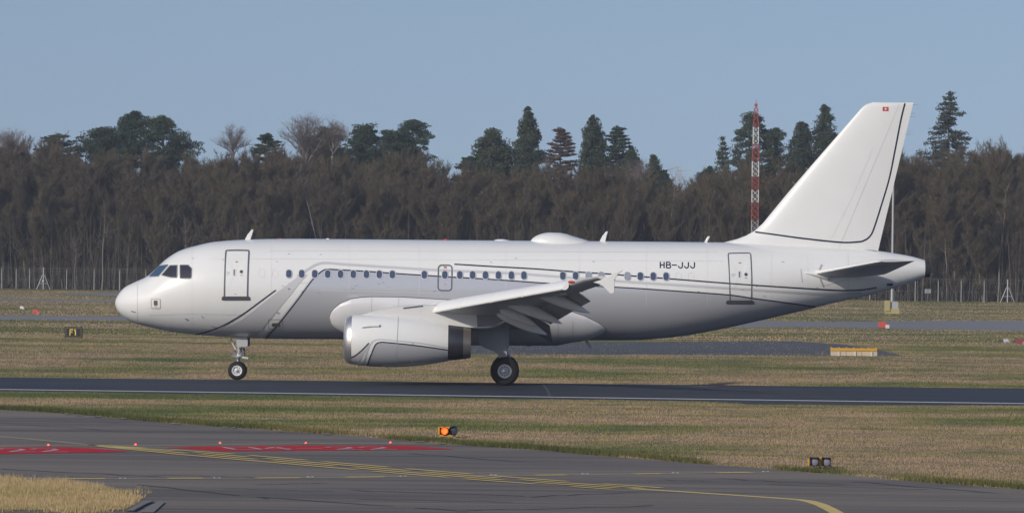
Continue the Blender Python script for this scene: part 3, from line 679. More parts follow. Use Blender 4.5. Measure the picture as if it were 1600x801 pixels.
for px in (438, 512): bx, bz = S(px, 373.6); MB().box((bx, 0, bz + .01), (.12, .08, .05)).build('roof_light', mat('amber dome', (.5, .2, .08), .4) if px == 438 else WHITE, jet)
# tail cone exhaust
zc, hz, w = FX(XE); c = (0, 0)
xe2 = S(1453.5, 420)[0]
MB().grid([[(XE + .0 + (xe2 - XE) * t, -(w * .98) * k_ * math.cos(2 * math.pi * k / 28), zc + hz * .98 * k_ * math.sin(2 * math.pi * k / 28)) for k in range(28)] for t, k_ in ((0, 1.0), (.8, .97), (.92, .93), (1, .82), (.85, .7), (.3, .6))], close_u=True, caps=True).build('auxiliary_exhaust', mat('soot black', (.03, .03, .04), .6), jet)
tl = S(1455.5, 428.5); MB().tube((xe2 - .05, 0, tl[1]), (tl[0] + .06, 0, tl[1]), .04, .02).build('tail_light', WHITEP, jet)
c = F(1390, 444); patch(rrect(c[0], c[1], .26, .10, .03), on_fus, .012, 'drain_vent', DARKP, jet)
# --- fin
LEF = [(1129, 379), (1151.5, 373.2), (1165, 368.2), (1178.5, 360.8), (1192, 348.6), (1230, 302.5), (1270, 256), (1310, 210.3), (1343, 172.5), (1348.5, 166.8), (1354, 163), (1362.8, 160.7)]
le = [S(*p) for p in LEF]; lz = [p[1] for p in le]; lx = [p[0] for p in le]
te0, te1 = S(1371.8, 392), S(1427, 160.5)
def tex(z): return te0[0] + (te1[0] - te0[0]) * (z - te0[1]) / (te1[1] - te0[1])
zt = te1[1]
def fin_h(x, z):                                # half thickness
    xl = float(np.interp(z, lz, lx)); xr = tex(z); u = max(0, min(1, (x - xl) / (xr - xl)))
    tm = .30 - .21 * max(0, min(1, (z - te0[1]) / (zt - te0[1])))
    d = x - xl; full = tm * max(0, 1 - ((u - .35) / .65) ** 2 if u > .35 else 1); full = max(.012, full)
    rise = min(1, max(0, d) / (.9 if z > 6.6 else 1.6)); return full * math.sqrt(rise * (2 - rise)) + .004
zs = sorted(set([S(1230, y)[1] for y in (420, 400, 392, 386)] + lz[:-1] + list(np.linspace(lz[4], lz[-2], 14)) + [zt - .05, zt - .015, zt]))
rows = []
for z in zs:
    xl = float(np.interp(z, lz, lx)); xr = tex(z)
    if z < lz[0]: xl = lx[0] + (lz[0] - z) * 2
    k_ = 1.0 if z < zt - .06 else (.8 if z < zt - .02 else (.45 if z < zt - .005 else .02))
    us = [0, .004, .012, .03, .06, .1, .16, .24, .35, .5, .65, .8, .92, 1]
    A = [(xl + (xr - xl) * u, -fin_h(xl + (xr - xl) * u, z) * k_, z) for u in us]; Bq = [(x, -y, z_) for x, y, z_ in A[::-1]]
    rows.append(A + Bq)
fin = MB().grid(rows, close_u=True, caps=True).build('tail_fin', WHITE, jet, smooth=40)
def on_fin(x, z, off=0.0): return Vector((x, -fin_h(x, z) - off, z))
def FN(px, py): return S(px, py, 199.8)
rib([FN(*p) for p in [(1414.3, 161.5), (1407.8, 188.5), (1399, 234), (1390, 278.4), (1378, 319), (1365, 359), (1358, 370.5), (1351, 375.2), (1342, 377.6), (1313.4, 378.4), (1255, 372.4), (1215, 367), (1180, 362.2)]], .065, on_fin, .006, 'navy_stripe', NAVY, fin, smooth=True)
rib([FN(*p) for p in [(1405.5, 163), (1360, 270), (1314, 379.5), (1311, 386)]], .016, on_fin, .004, 'rudder_joint', mat('fin joint', (.64, .65, .67), .5), fin)
rib([FN(*p) for p in [(1364, 232), (1330, 312), (1297, 376)]], .008, on_fin, .004, 'panel_joint', mat('fin joint', (.64, .65, .67), .5), fin)
for a, b in (((1310, 220), (1320, 232)), ((1238, 283), (1250, 295)), ((1352, 243), (1368, 250)), ((1331, 290), (1346, 296)), ((1310, 333), (1327, 338)), ((1215, 330), (1232, 345)), ((1345, 174), (1364, 176)), ((1260, 262), (1272, 275))):
    rib([FN(*a), FN(*b)], .007, on_fin, .004, 'panel_joint', MATS['fin joint'], fin)
fl = patch([FN(*p) for p in ((1379.3, 167.2), (1388.6, 167.2), (1388.6, 173.7), (1379.3, 173.7))], on_fin, .006, 'flag_emblem', RED, fin, sm=0)
cx, cz = FN(1384, 170.45)
MB().add([on_fin(cx + a, cz + b, .013) for a, b in ((-.02, -.06), (.02, -.06), (.02, .06), (-.02, .06))], [(0, 1, 2, 3)]).add([on_fin(cx + a, cz + b, .014) for a, b in ((-.06, -.02), (.06, -.02), (.06, .02), (-.06, .02))], [(0, 1, 2, 3)]).build('white_cross', WHITEP, fl, smooth=0)
for py in (163.5, 177, 182, 205, 210):
    z = FN(1420, py)[1]; x = tex(z); MB().tube((x - .02, 0, z), (x + .22, 0, z + .0), .007, .004, 5).build('static_wick', SEAL, fin)
# base joint of rudder
rib([S(1322, 386.6, 199.2), S(1345, 388.6, 199.2), S(1372, 392.2, 199.2)], .03, lambda x, z, off: on_fus(x, min(z, FX(x)[0] + FX(x)[1] * .995), off), .01, 'rudder_base_joint', SEAL, fin)

# --- generic lofted lifting surface
def airfoil(xl, xr, zl, zr, t, n=10, camber=.0):
    us = [(1 - math.cos(math.pi * k / n)) / 2 for k in range(n + 1)]; up, lo = [], []
    for u in us:
        h = 5 * t * (.2969 * math.sqrt(u) - .126 * u - .3516 * u * u + .2843 * u ** 3 - .1015 * u ** 4)
        x = xl + (xr - xl) * u; z = zl + (zr - zl) * u; up.append((x, z + h * 1.0)); lo.append((x, z - h))
    return up + lo[::-1][1:-1]
def surf_loft(secs, name, m, parent, side=-1, capz=True):
    rows = []
    for lat, xl, xr, zl, zr, t in secs: rows.append([(x, side * lat, z) for x, z in airfoil(xl, xr, zl, zr, t)])
    return MB().grid(rows, close_u=True, caps=True).build(name, m, parent, smooth=50)
for side in (-1, 1):
    rt, tp = (S(1268, 427, 198.7), S(1384, 428.5, 198.7)), (S(1371, 408.3, 193.8), S(1430, 407.2, 193.8))
    secs = []
    for t in (0, .25, .5, .75, .97, 1.0):
        lat = 1.0 + (6.2 - 1.0) * t; e = 0 if t < 1 else .12
        secs.append((lat, rt[0][0] + (tp[0][0] - rt[0][0]) * t + e, rt[1][0] + (tp[1][0] - rt[1][0]) * t, rt[0][1] + (tp[0][1] - rt[0][1]) * t, rt[1][1] + (tp[1][1] - rt[1][1]) * t, (.36 - .20 * t) * (1 if t < 1 else .3)))
    st = surf_loft(secs, 'tailplane', WINGG, jet, side)
    # light leading edge strip
    st2 = [(s_[0], s_[1] - .02, s_[1] + .10, s_[3], s_[3] + .002, s_[5] * .42) for s_ in secs]
    surf_loft(st2, 'leading_edge', SLATM, st, side)
    if side < 0:
        q = [F(*p) for p in ((1283.5, 413), (1280, 420), (1279.3, 428), (1281, 436), (1285, 446.5))]; rib(q, .05, on_fus, .03, 'tailplane_seal', mat('seal plate', (.5, .5, .5), .4), st, step=.06)
        rib([F(*p) for p in ((1286, 446), (1305, 441.5), (1325, 436))], .012, on_fus, .01, 'panel_joint', SEAM, st)
        rib([F(*p) for p in ((1251, 420), (1252, 430), (1253.5, 441))], .014, on_fus, .01, 'panel_joint', SEAM, st)
        x0, z0 = F(1254, 425.8); x1, z1 = F(1276, 428)
        rows = [[tuple(Vector((x0 + (x1 - x0) * t, on_fus(x0 + (x1 - x0) * t, z0)[1], z0 + (z1 - z0) * t)) + Vector((0, .12 * t * math.cos(a), .12 * t * math.sin(a)))) for a in np.linspace(0, 2 * math.pi, 13)[:-1]] for t in (0, .3, .7, 1, 1.8)]
        MB().grid(rows, close_u=True, caps=True).build('root_fairing', WHITE, st)
# --- wings
X58 = P(673, 486, 194.2).x; SL = 0.567
def slx(lat): return X58 + SL * (lat - 5.8)
def slz(lat): return 3.00 + .1165 * (lat - 5.8)
TEX64 = 0.92
def wtx(lat): return TEX64 if lat < 6.4 else TEX64 + (3.95 - TEX64) * (lat - 6.4) / (17 - 6.4)
def wtz(lat): return slz(lat) + (.10 if lat > 12 else .10 - .02 * (12 - lat)) - (.12 if lat < 6.4 else 0) * (6.4 - lat) / 4.4
def wt(lat): return float(np.interp(lat, [1.2, 6.4, 15, 17], [.72, .46, .20, .13]))
for side in (-1, 1):
    secs = []
    for lat in (1.2, 3, 5, 6.4, 9, 11.5, 13.5, 15.1, 16, 17.0):
        secs.append((lat, slx(lat) + (.26 if lat < 15.2 else .14), wtx(lat), slz(lat) + .16 + (.04 if lat > 15.2 else 0), wtz(lat), wt(lat)))
    wing = surf_loft(secs, 'wing', WING_SHADE if False else WINGG, jet, side)
    # slats: five panels outboard, one inboard
    cuts = [(2.3, 5.15), (5.95, 7.7), (7.74, 9.95), (9.99, 12.15), (12.19, 14.95)]
    for a, b in cuts:
        rows = []
        for k in range(7):
            lat = a + (b - a) * k / 6; c = .62 - .12 * (lat - 5.8) / 10; h = .44 - .10 * (lat - 5.8) / 10
            prof_ = [(c, h), (c * .72, h * .90), (c * .45, h * .70), (c * .22, h * .42), (c * .07, h * .16), (0, -.02), (.02, -.07), (.08, -.09), (.16, -.07), (.24, .02), (c * .5, h * .55), (c * .8, h * .86)]
            rows.append([(slx(lat) + x, side * lat, slz(lat) + z) for x, z in prof_])
        MB().grid(rows, close_u=True, caps=True).build('slat', SLATM, wing, smooth=50)
    # flaps
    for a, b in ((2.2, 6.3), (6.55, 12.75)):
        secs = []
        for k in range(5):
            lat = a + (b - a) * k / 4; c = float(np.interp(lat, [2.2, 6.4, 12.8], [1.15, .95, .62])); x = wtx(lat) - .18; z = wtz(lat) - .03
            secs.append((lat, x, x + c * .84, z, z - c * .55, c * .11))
        surf_loft(secs, 'flap', WING_SHADE, wing, side)
    # aileron (in line with the wing) is marked by its end gaps
    for lat in (12.9, 16.4):
        MB().box(((wtx(lat) - .25), side * lat, wtz(lat) + .0), (.5, .02, .07)).build('aileron_joint', SEAL, wing)
    # flap track fairings
    for lat, p0, p1, wmax in ((11.5, (838, 461), (922.5, 490), .17), (8.8, (786, 473), (878.6, 506.3), .19), (7.55, (781, 485.5), (839.5, 509.5), .16), (6.35, (776, 492), (855, 523.5), .20)):
        a = P(*p0, 200 - lat); b = P(*p1, 200 - lat); rows = []
        sh = [(0, .12), (.08, .55), (.2, .85), (.38, 1), (.55, .97), (.72, .78), (.86, .48), (.95, .22), (1, .04)]
        for t, r in sh:
            x = a.x + (b.x - a.x) * t; z = a.z + (b.z - a.z) * t ** 1.35 + .02; rr = wmax * 1.22 * r
            rows.append([(x, side * lat + .75 * rr * math.cos(q_), z + 1.12 * rr * math.sin(q_)) for q_ in np.linspace(0, 2 * math.pi, 19)[:-1]])
        MB().grid(rows, close_u=True, caps=True).build('flap_track_fairing', mat('flap fairing paint', (.66, .66, .66), .4), wing, smooth=60)
    # bright hinge brackets
    for px, py, ww, lat in ((880, 459.5, .28, 12.4), (867, 461.5, .16, 12.2), (818, 472, .22, 9.6), (829, 470, .2, 9.9)):
        p = P(px, py, 200 - lat); MB().box((p.x, side * lat, p.z), (ww, .3, .035)).build('hinge_bracket', SLATM, wing)
    # tip fence
    TF = [(927, 440.8), (936, 438), (945, 435), (952, 430.5), (958, 426), (966, 422.5), (973.8, 421.4), (970.5, 424.8), (966.5, 427.2), (963.4, 431.5), (962, 434.5), (960, 436.5), (960.2, 456.5), (959, 457.6), (954, 459), (949.5, 454.5), (944, 448.5), (938, 444)]
    q = [S(px, py, 182.95) for px, py in TF]
    o = MB().prism(q, side * 17.0, side * 17.07).build('wingtip_fence', WHITE, wing); bevel(o, .015)
    p = P(893, 440.5, 184.3); MB().lathe([(-.14, .01), (-.1, .05), (0, .065), (.1, .05), (.14, .01)], 10, 'x', (p.x, side * 15.7, p.z)).build('navigation_light', mat('red lens', (.55, .08, .05), .2), wing)
    for lat in (8.4, 10.6, 13.0):
        x = slx(lat); MB().box((x + .35, side * lat, slz(lat) + .29), (.03, .03, .02)).build('slat_fastener', SEAL, wing)
# --- engines
LATE = 5.75; DE = 200 - LATE
NT = [(537.3, 506), (538.5, 500), (541, 496.2), (545, 493.8), (551, 492.3), (563, 491), (580, 490.6), (600, 491), (622, 492.2), (645, 494.8), (665, 497.8), (685, 502), (700.5, 506)]
NB = [(537.3, 556), (538.5, 561), (541, 564.6), (545, 567), (551, 568.7), (563, 570.6), (580, 572), (600, 572.7), (622, 572.8), (645, 571.6), (665, 569.6), (685, 566.6), (700.5, 563.6)]
XTn = [(700.6, 507.5), (712, 508.6), (724, 510), (735.7, 512.4)]; XBn = [(700.6, 562.8), (712, 561.9), (724, 560.5), (735.7, 558.6)]
ex_ = [S(a[0], (a[1] + b[1]) / 2, DE)[0] for a, b in zip(NT, NB)]; ezc = [S(a[0], (a[1] + b[1]) / 2, DE)[1] for a, b in zip(NT, NB)]; er = [(b[1] - a[1]) / 2 / F_PX * DE for a, b in zip(NT, NB)]
def eng(x): return float(np.interp(x, ex_, ezc)), float(np.interp(x, ex_, er))
def on_eng(x, z, off=0.0):
    zc, r = eng(x); r2 = r + off; q = max(-.999, min(.999, (z - zc) / r)); return Vector((x, -LATE - r2 * math.sqrt(1 - q * q), zc + r2 * q))
def EN(px, py):
    d = DE
    for _ in range(5):
        x, z = S(px, py, d); zc, r = eng(x); q = max(-1, min(1, (z - zc) / r)); d = DE - r * math.sqrt(1 - q * q)
    return (x, z)
def ring(x, zc, r, side, n=48, y=LATE): return [(x, side * y + r * math.cos(2 * math.pi * k / n), zc + r * math.sin(2 * math.pi * k / n)) for k in range(n)]
for side in (-1, 1):
    eng_e = empty('engine', (0 if side < 0 else -.15, 0, 0)); eng_e.parent = jet
    R_ = [ring(x, zc, r, side) for x, zc, r in zip(ex_, ezc, er)]
    MB().grid(R_[3:], close_u=True).build('nacelle', WHITE, eng_e, smooth=60)
    lipi = [ring(ex_[0] + dx, ezc[0], r, side) for dx, r in ((.02, er[0] - .05), (.10, er[0] - .11), (.30, er[0] - .15))]
    MB().grid([ring(x, zc, r * 1.001, side) for x, zc, r in list(zip(ex_, ezc, er))[:4] + [(ex_[4] - .03, ezc[4], er[4])]][::-1] + lipi, close_u=True).build('intake_lip', CHROME, eng_e, smooth=60)
    MB().grid([lipi[-1], ring(ex_[0] + 1.1, ezc[0], er[0] - .12, side)], close_u=True).build('intake_duct', GEARG, eng_e, smooth=60)
    fb = MB()
    for k in range(24):
        a = 2 * math.pi * k / 24; ca, sa = math.cos(a), math.sin(a); a2 = a + .2; c2, s2 = math.cos(a2), math.sin(a2); xx = ex_[0] + 1.0; R2 = er[0] - .14
        fb.add([(xx, side * LATE + .2 * ca, ezc[0] + .2 * sa), (xx, side * LATE + R2 * ca, ezc[0] + R2 * sa), (xx + .12, side * LATE + R2 * c2, ezc[0] + R2 * s2), (xx + .12, side * LATE + .2 * c2, ezc[0] + .2 * s2)], [(0, 1, 2, 3)])
    fb.build('fan', TITAN, eng_e, smooth=0)
    MB().lathe([(ex_[0] + .65, .01), (ex_[0] + .75, .1), (ex_[0] + 1.0, .22)], 20, 'x', (0, side * LATE, ezc[0])).build('spinner', TITAN, eng_e)
    a_ = [S(a[0], (a[1] + b[1]) / 2, DE) for a, b in zip(XTn, XBn)]; rr_ = [(b[1] - a[1]) / 2 / F_PX * DE for a, b in zip(XTn, XBn)]
    MB().grid([ring(a_[0][0] - .2, a_[0][1], rr_[0] - .02, side)] + [ring(a_[i][0], a_[i][1], rr_[i], side) for i in range(3)], close_u=True).build('exhaust_sleeve', TITAN, eng_e, smooth=60)
    MB().grid([ring(a_[2][0] + .003, a_[2][1], rr_[2] + .004, side), ring(a_[3][0], a_[3][1], rr_[3], side), ring(a_[3][0] - .02, a_[3][1], rr_[3] - .03, side), ring(a_[3][0] - .6, a_[3][1], rr_[3] - .06, side)], close_u=True).build('exhaust_nozzle', TITAN2, eng_e, smooth=60)
    MB().lathe([(a_[3][0] - .6, .5), (a_[3][0] - .2, .25), (a_[3][0] - .02, .05), (a_[3][0], .002)], 20, 'x', (0, side * LATE, a_[3][1])).build('exhaust_plug', TITAN2, eng_e)
    # pylon
    PY = [(560, 492.4), (566, 490.6), (578, 487), (590, 484), (603, 481.2), (618, 478.3), (636, 476.4), (654, 475.8), (684, 475.8), (740, 480), (799, 494), (799, 498), (786, 505), (774, 511), (760, 513.4), (744.5, 513), (725, 511.5), (700, 508.5), (680, 504), (650, 498), (620, 494.5), (600, 493.5), (580, 493)]
    q = [S(px, py + .2, DE) for px, py in PY]; cxm = sum(p[0] for p in q) / len(q); czm = sum(p[1] for p in q) / len(q)
    q2 = [(cxm + (x - cxm) * .985, czm + (z - czm) * .90) for x, z in q]
    vs = [(x, side * LATE - .20, z) for x, z in q2] + [(x, side * LATE - .12, z) for x, z in q] + [(x, side * LATE + .12, z) for x, z in q] + [(x, side * LATE + .20, z) for x, z in q2]; n = len(q)
    fs = [tuple(range(n)), tuple(range(4 * n - 1, 3 * n - 1, -1))] + [(r * n + i, r * n + (i + 1) % n, (r + 1) * n + (i + 1) % n, (r + 1) * n + i) for r in range(3) for i in range(n)]
    py_ = MB().add(vs, fs).build('pylon', mat('pylon paint', (.66, .66, .65), .4), eng_e, smooth=40)
    if side < 0:
        on_py = lambda x, z, off: Vector((x, -LATE - .20 - off, z))
        pj = lambda px, py: S(px, py, DE - .2)
        patch([pj(*p) for p in ((630, 480.3), (661, 476.6), (661, 478.8), (630.5, 482.4))], on_py, .012, 'pylon_vent', DARKP, py_, sm=0)
        patch([pj(*p) for p in ((744.6, 491), (760, 487.5), (796, 494.5), (774, 509), (746, 510.5))], on_py, .008, 'aft_pylon_panel', mat('aft pylon grey', (.20, .21, .23), .5), py_, sm=0)
        for a, b in (((658.5, 496), (658.5, 499)), ((657.5, 484), (658, 487)), ((684, 480), (740, 489))):
            rib([pj(*a), pj(*b)], .015, on_py, .01, 'panel_joint', SEAM, py_)
        # markings
        g = sheet([EN(*p) for p in [(574, 570.5), (579.7, 553.8), (585, 541), (589, 536.6), (597, 534.5), (651, 539.2), (700, 546.2)]], [EN(*p) for p in [(577, 572), (590, 572), (605, 572.2), (622, 572.3), (645, 571.2), (670, 568.6), (700, 563.2)]], 40, 8, on_eng, .006, 'grey_cowl_paint', GREYP, eng_e)
        sheet([EN(*p) for p in [(549, 560), (560, 552), (572, 541), (577, 538)]], [EN(*p) for p in [(551, 567.4), (558, 568.8), (564, 560), (572, 548)]], 20, 4, on_eng, .0065, 'grey_cowl_paint', STRIPE_G, eng_e)
        rib([EN(*p) for p in [(574.2, 571), (576.5, 562), (579.7, 553.8), (585, 541), (588, 536.8), (593, 534.6), (604, 534.6), (651, 539.4), (699.5, 546.2)]], .045, on_eng, .012, 'navy_stripe', NAVY, eng_e, smooth=True)
        rib([EN(*p) for p in [(548.5, 558.2), (557, 553.5), (567, 545), (576.5, 535.4)]], .045, on_eng, .012, 'navy_stripe', NAVY, eng_e, smooth=True)
        rib([EN(*p) for p in [(566.5, 570), (570, 560), (574, 548), (580, 535.6), (588, 530.6), (600, 530), (610, 531), (655, 535.5), (699.5, 543)]], .05, on_eng, .009, 'grey_stripe', STRIPE_G, eng_e, smooth=True)
        rib([EN(*p) for p in [(622.5, 494), (621.6, 510), (620, 540), (618, 571)]], .018, on_eng, .014, 'cowl_joint', SEAM, eng_e)
        for pxs in ([(566, 512.4), (572, 509.9), (580, 508.1), (592.5, 507.4), (592.6, 510.9), (580, 511.2)],):
            q = [EN(*p) for p in pxs]; mb = MB(); n = len(q); mb.add([tuple(on_eng(*p, .0)) for p in q] + [tuple(on_eng(*p, .10)) for p in q], [tuple(range(n))[::-1], tuple(range(n, 2 * n))] + [(i, (i + 1) % n, (i + 1) % n + n, i + n) for i in range(n)])
            mb.build('nacelle_strake', WHITE, eng_e, smooth=0)
        for pxp in ((586, 545), (589, 552), (603, 553.5), (606.5, 553.5), (633, 546), (645, 536), (645, 552)):
            c = EN(*pxp); patch(rrect(c[0], c[1], .05, .03, .01, 3), on_eng, .012, 'cowl_latch', SEAM, eng_e, sm=0)
    mp = P(604, 574, DE); MB().tube((mp.x, side * LATE, mp.z + .06), (mp.x + .05, side * LATE, mp.z - .02), .03, .015, 6).build('drain_mast', SEAL, eng_e)
# --- landing gear
def wheel(parent, c, r, w, rim_r, side, name='wheel'):
    wh = MB().lathe([(-w * .5, rim_r), (-w * .5, r * .80), (-w * .42, r * .93), (-w * .28, r * .99), (-w * .1, r), (w * .1, r), (w * .28, r * .99), (w * .42, r * .93), (w * .5, r * .80), (w * .5, rim_r), (0, rim_r * .7)], 48, 'y').build('wheel', BLACK, parent, smooth=50, loc=c)
    s = side; o = -w * .5
    rm = MB().lathe([(s * w * .40, rim_r * 1.0), (s * w * .5, rim_r * 1.0), (s * w * .515, rim_r * .97), (s * w * .50, rim_r * .86), (s * w * .34, rim_r * .80), (s * w * .34, rim_r * .02)], 40, 'y').build('wheel_rim', mat('rim silver paint', (.72, .72, .72), .4), wh, smooth=40)
    hb = MB().lathe([(s * w * .34, rim_r * .36), (s * w * .52, rim_r * .32), (s * w * .56, rim_r * .2), (s * w * .57, .001)], 20, 'y').build('wheel_hub', STEEL, wh, smooth=40)
    nb = 12 if r > .5 else 8; mbh = MB()
    for k in range(nb):
        a = 2 * math.pi * k / nb; q = rim_r * .62; mbh.tube((q * math.cos(a), s * w * .34, q * math.sin(a)), (q * math.cos(a), s * w * .36, q * math.sin(a)), rim_r * .115, rim_r * .115, 8)
    mbh.build('rim_hole', DARKP, wh, smooth=0)['kind'] = 'stuff'
    mb2 = MB()
    for k in range(nb):
        a = 2 * math.pi * (k + .5) / nb; q = rim_r * .45; mb2.tube((q * math.cos(a), s * w * .34, q * math.sin(a)), (q * math.cos(a), s * w * .38, q * math.sin(a)), rim_r * .05, rim_r * .05, 6)
    mb2.build('wheel_bolt', STEEL, wh, smooth=0)['kind'] = 'stuff'
    return wh
for side in (-1, 1):
    mg = empty('main_landing_gear', (0, 0, 0 if side < 0 else -.11)); mg.parent = jet
    cx = P(788.6, 579, 195.75).x; R = .585; zc = R
    for dl, s in ((.46, 1), (-.46, -1)):
        wheel(mg, (cx, side * (3.8 + dl), zc), R, .42, .285, side * s)
    MB().tube((cx, side * 3.45, zc), (cx, side * 4.15, zc), .09, n=12).build('axle', STEEL, mg)
    MB().tube((cx, side * 3.8, zc), (cx + .02, side * 3.8, 1.6), .085, n=14).build('shock_strut', STEEL, mg)
    MB().tube((cx + .02, side * 3.8, 1.5), (cx + .05, side * 3.75, 3.0), .14, n=14).build('strut_housing', GEARW, mg)
    MB().tube((cx + .05, side * 3.75, 2.0), (cx + .05, side * 2.6, 2.6), .07, n=10).build('side_stay', GEARW, mg)
    MB().tube((cx + .28, side * 3.8, .95), (cx + .1, side * 3.8, .6), .04).tube((cx + .28, side * 3.8, .95), (cx + .08, side * 3.8, 1.45), .04).build('torque_link', STEEL, mg)
    D_ = [(748.5, 506), (748, 515), (748, 536), (756, 542.5), (764, 545.5), (771, 548), (776, 551), (778.5, 555), (780, 560), (793, 558), (792, 548), (790.6, 538), (788, 515), (787.5, 506)]
    q = [S(px, py, 195.6) for px, py in D_]
    o = MB().prism(q, side * 4.32, side * 4.38).build('gear_door', GEARG, mg, smooth=0); bevel(o, .012)
    MB().box((cx - .1, side * 4.1, 1.75), (.1, .5, .06)).build('door_link', GEARW, mg)
ng = empty('nose_landing_gear', (0, 0, 0)); ng.parent = jet
ncx = P(370.5, 579, 199.75).x; R = .385
for s in (-1, 1): wheel(ng, (ncx, s * .25, R), R, .22, .215, s)
MB().tube((ncx, -.3, R), (ncx, .3, R), .05, n=10).build('axle', STEEL, ng)
p0 = P(373.5, 557, 200); p1 = P(376, 528, 200)
MB().tube((ncx, 0, R), (p0.x, 0, p0.z), .055, n=12).build('shock_strut', STEEL, ng)
MB().tube((p0.x, 0, p0.z), (p1.x + .05, 0, p1.z + .3), .095, n=12).build('strut_housing', GEARW, ng)
def gt(a, b, r, name, m=GEARW, y=-.12):
    A = P(*a, 200 + y); B_ = P(*b, 200 + y); MB().tube((A.x, y, A.z), (B_.x, y, B_.z), r, n=8).build(name, m, ng)
gt((360, 529), (368.5, 546), .035, 'drag_brace'); gt((361.5, 555.5), (372, 558.5), .05, 'taxi_light', STEEL, -.2); gt((378, 558), (387.5, 559.5), .05, 'taxi_light', GEARW, -.2)
gt((369, 545), (377, 556), .05, 'steering_actuator', STEEL, -.16); gt((381, 543), (381, 557), .05, 'torque_link', SEAL, -.1); gt((384, 546.5), (388.5, 546), .03, 'tow_light', GEARW, -.14)
gt((372, 548), (377, 553), .075, 'steering_collar', STEEL, -.12); gt((378, 566), (384, 563), .03, 'torque_link', SEAL, -.08); gt((364, 551), (370, 556), .045, 'steering_actuator', STEEL, .1)
gt((372, 556), (371.5, 566), .05, 'piston', STEEL, -.08); gt((366, 547.5), (376, 549), .04, 'steering_bracket', SEAL, -.13); gt((373, 542), (374, 551), .06, 'valve_block', STEEL, -.17)
q = [S(*p, 199.6) for p in ((369.2, 526), (386, 526), (387.2, 528), (387.2, 539.5), (385.8, 541.4), (371, 541.4), (370, 540), (369.4, 534))]
o = MB().prism(q, -.42, -.38).build('nose_gear_door', mat('nose door grey', (.45, .46, .48), .4), ng, smooth=0); bevel(o, .01)
o = MB().prism([(x + .05, z) for x, z in q], .38, .42).build('nose_gear_door', MATS['nose door grey'], ng, smooth=0)
q = [S(*p, 200) for p in ((387, 526), (389.3, 526), (389.6, 536), (387.6, 540))]; MB().prism(q, -.3, .3).build('aft_gear_door', SEAL, ng, smooth=0)

# ================================================================== AIRFIELD FURNITURE
def furn(name, px, py, label, cat, group=None, h=0):
    x, y = G(px, py); return tag(empty(name, (x, y, float(gz(y)))), label, cat, group), 1.0 / (F_PX / y)
# F1 sign
o, u = furn('taxiway_sign', 115, 529, 'black taxiway location sign reading F1 in yellow on the grass by the nose', 'sign')
W, H = 28 * u, 17.2 * u
b = MB().box((0, 0, .06 + H / 2), (W, .16, H)).build('sign_board', BLK, o); bevel(b, .02)
def fr(x0, z0, x1, z1, w, m, nm, y=-.085):
    MB().box(((x0 + x1) / 2, y, (z0 + z1) / 2), (abs(x1 - x0) + w, .012, abs(z1 - z0) + w)).build(nm, m, o, smooth=0)
YS = mat('yellow lettering', (.90, .70, .14), .5); YD = mat('worn yellow border', (.32, .25, .08), .5)
for a in ((-W * .42, .12, -W * .42, H * .98), (W * .42, .12, W * .42, H * .98), (-W * .42, .12, W * .42, .12), (-W * .42, H * .98, W * .42, H * .98)): fr(*a, .02, YD, 'sign_border')
cz = .06 + H / 2; k = u
for a in ((-5.6, -4, -5.6, 4.4), (-5.6, 4.2, -1.6, 4.2), (-5.6, .4, -2.4, .4), (3, -4, 3, 4.4), (1.6, 3.2, 2.6, 4.0)): fr(a[0] * k, cz + a[1] * k, a[2] * k, cz + a[3] * k, 1.5 * k, YS, 'sign_letter', -.09)
for x in (-W * .35, W * .35): MB().box((x, 0, .03), (.05, .05, .1)).build('leg', GALV, o)
for x in (-W * .36, W * .3): MB().box((x, 0, .06 + H + .02), (.06, .05, .05)).build('lifting_eye', GALV, o)
# long yellow topped sign seen from behind
o, u = furn('guidance_sign', 1334, 557, 'long low airfield sign seen from behind with yellow top and cream back', 'sign')
W = 73 * u; H = 12.5 * u
CREAM = mat('cream back panel', (.62, .50, .38), .6, noise=.15, nscale=3)
for k in range(3): MB().box((-W / 3 + k * W / 3, 0, .04 + H * .32), (W / 3 - .02, .2, H * .60)).build('back_panel', CREAM, o)
t = MB().box((0, 0, .04 + H * .80), (W, .28, H * .36)).build('top_housing', YEL, o); bevel(t, .02)
for x in (-W * .32, W * .03, W * .38): MB().box((x, -.13, .03 + H * .3), (.07, .06, H * .62)).build('leg', WHITEP, o)
for x in np.linspace(-W * .48, W * .48, 7): MB().box((float(x), 0, .06 + H), (.08, .08, .04)).build('clamp', YEL, o)
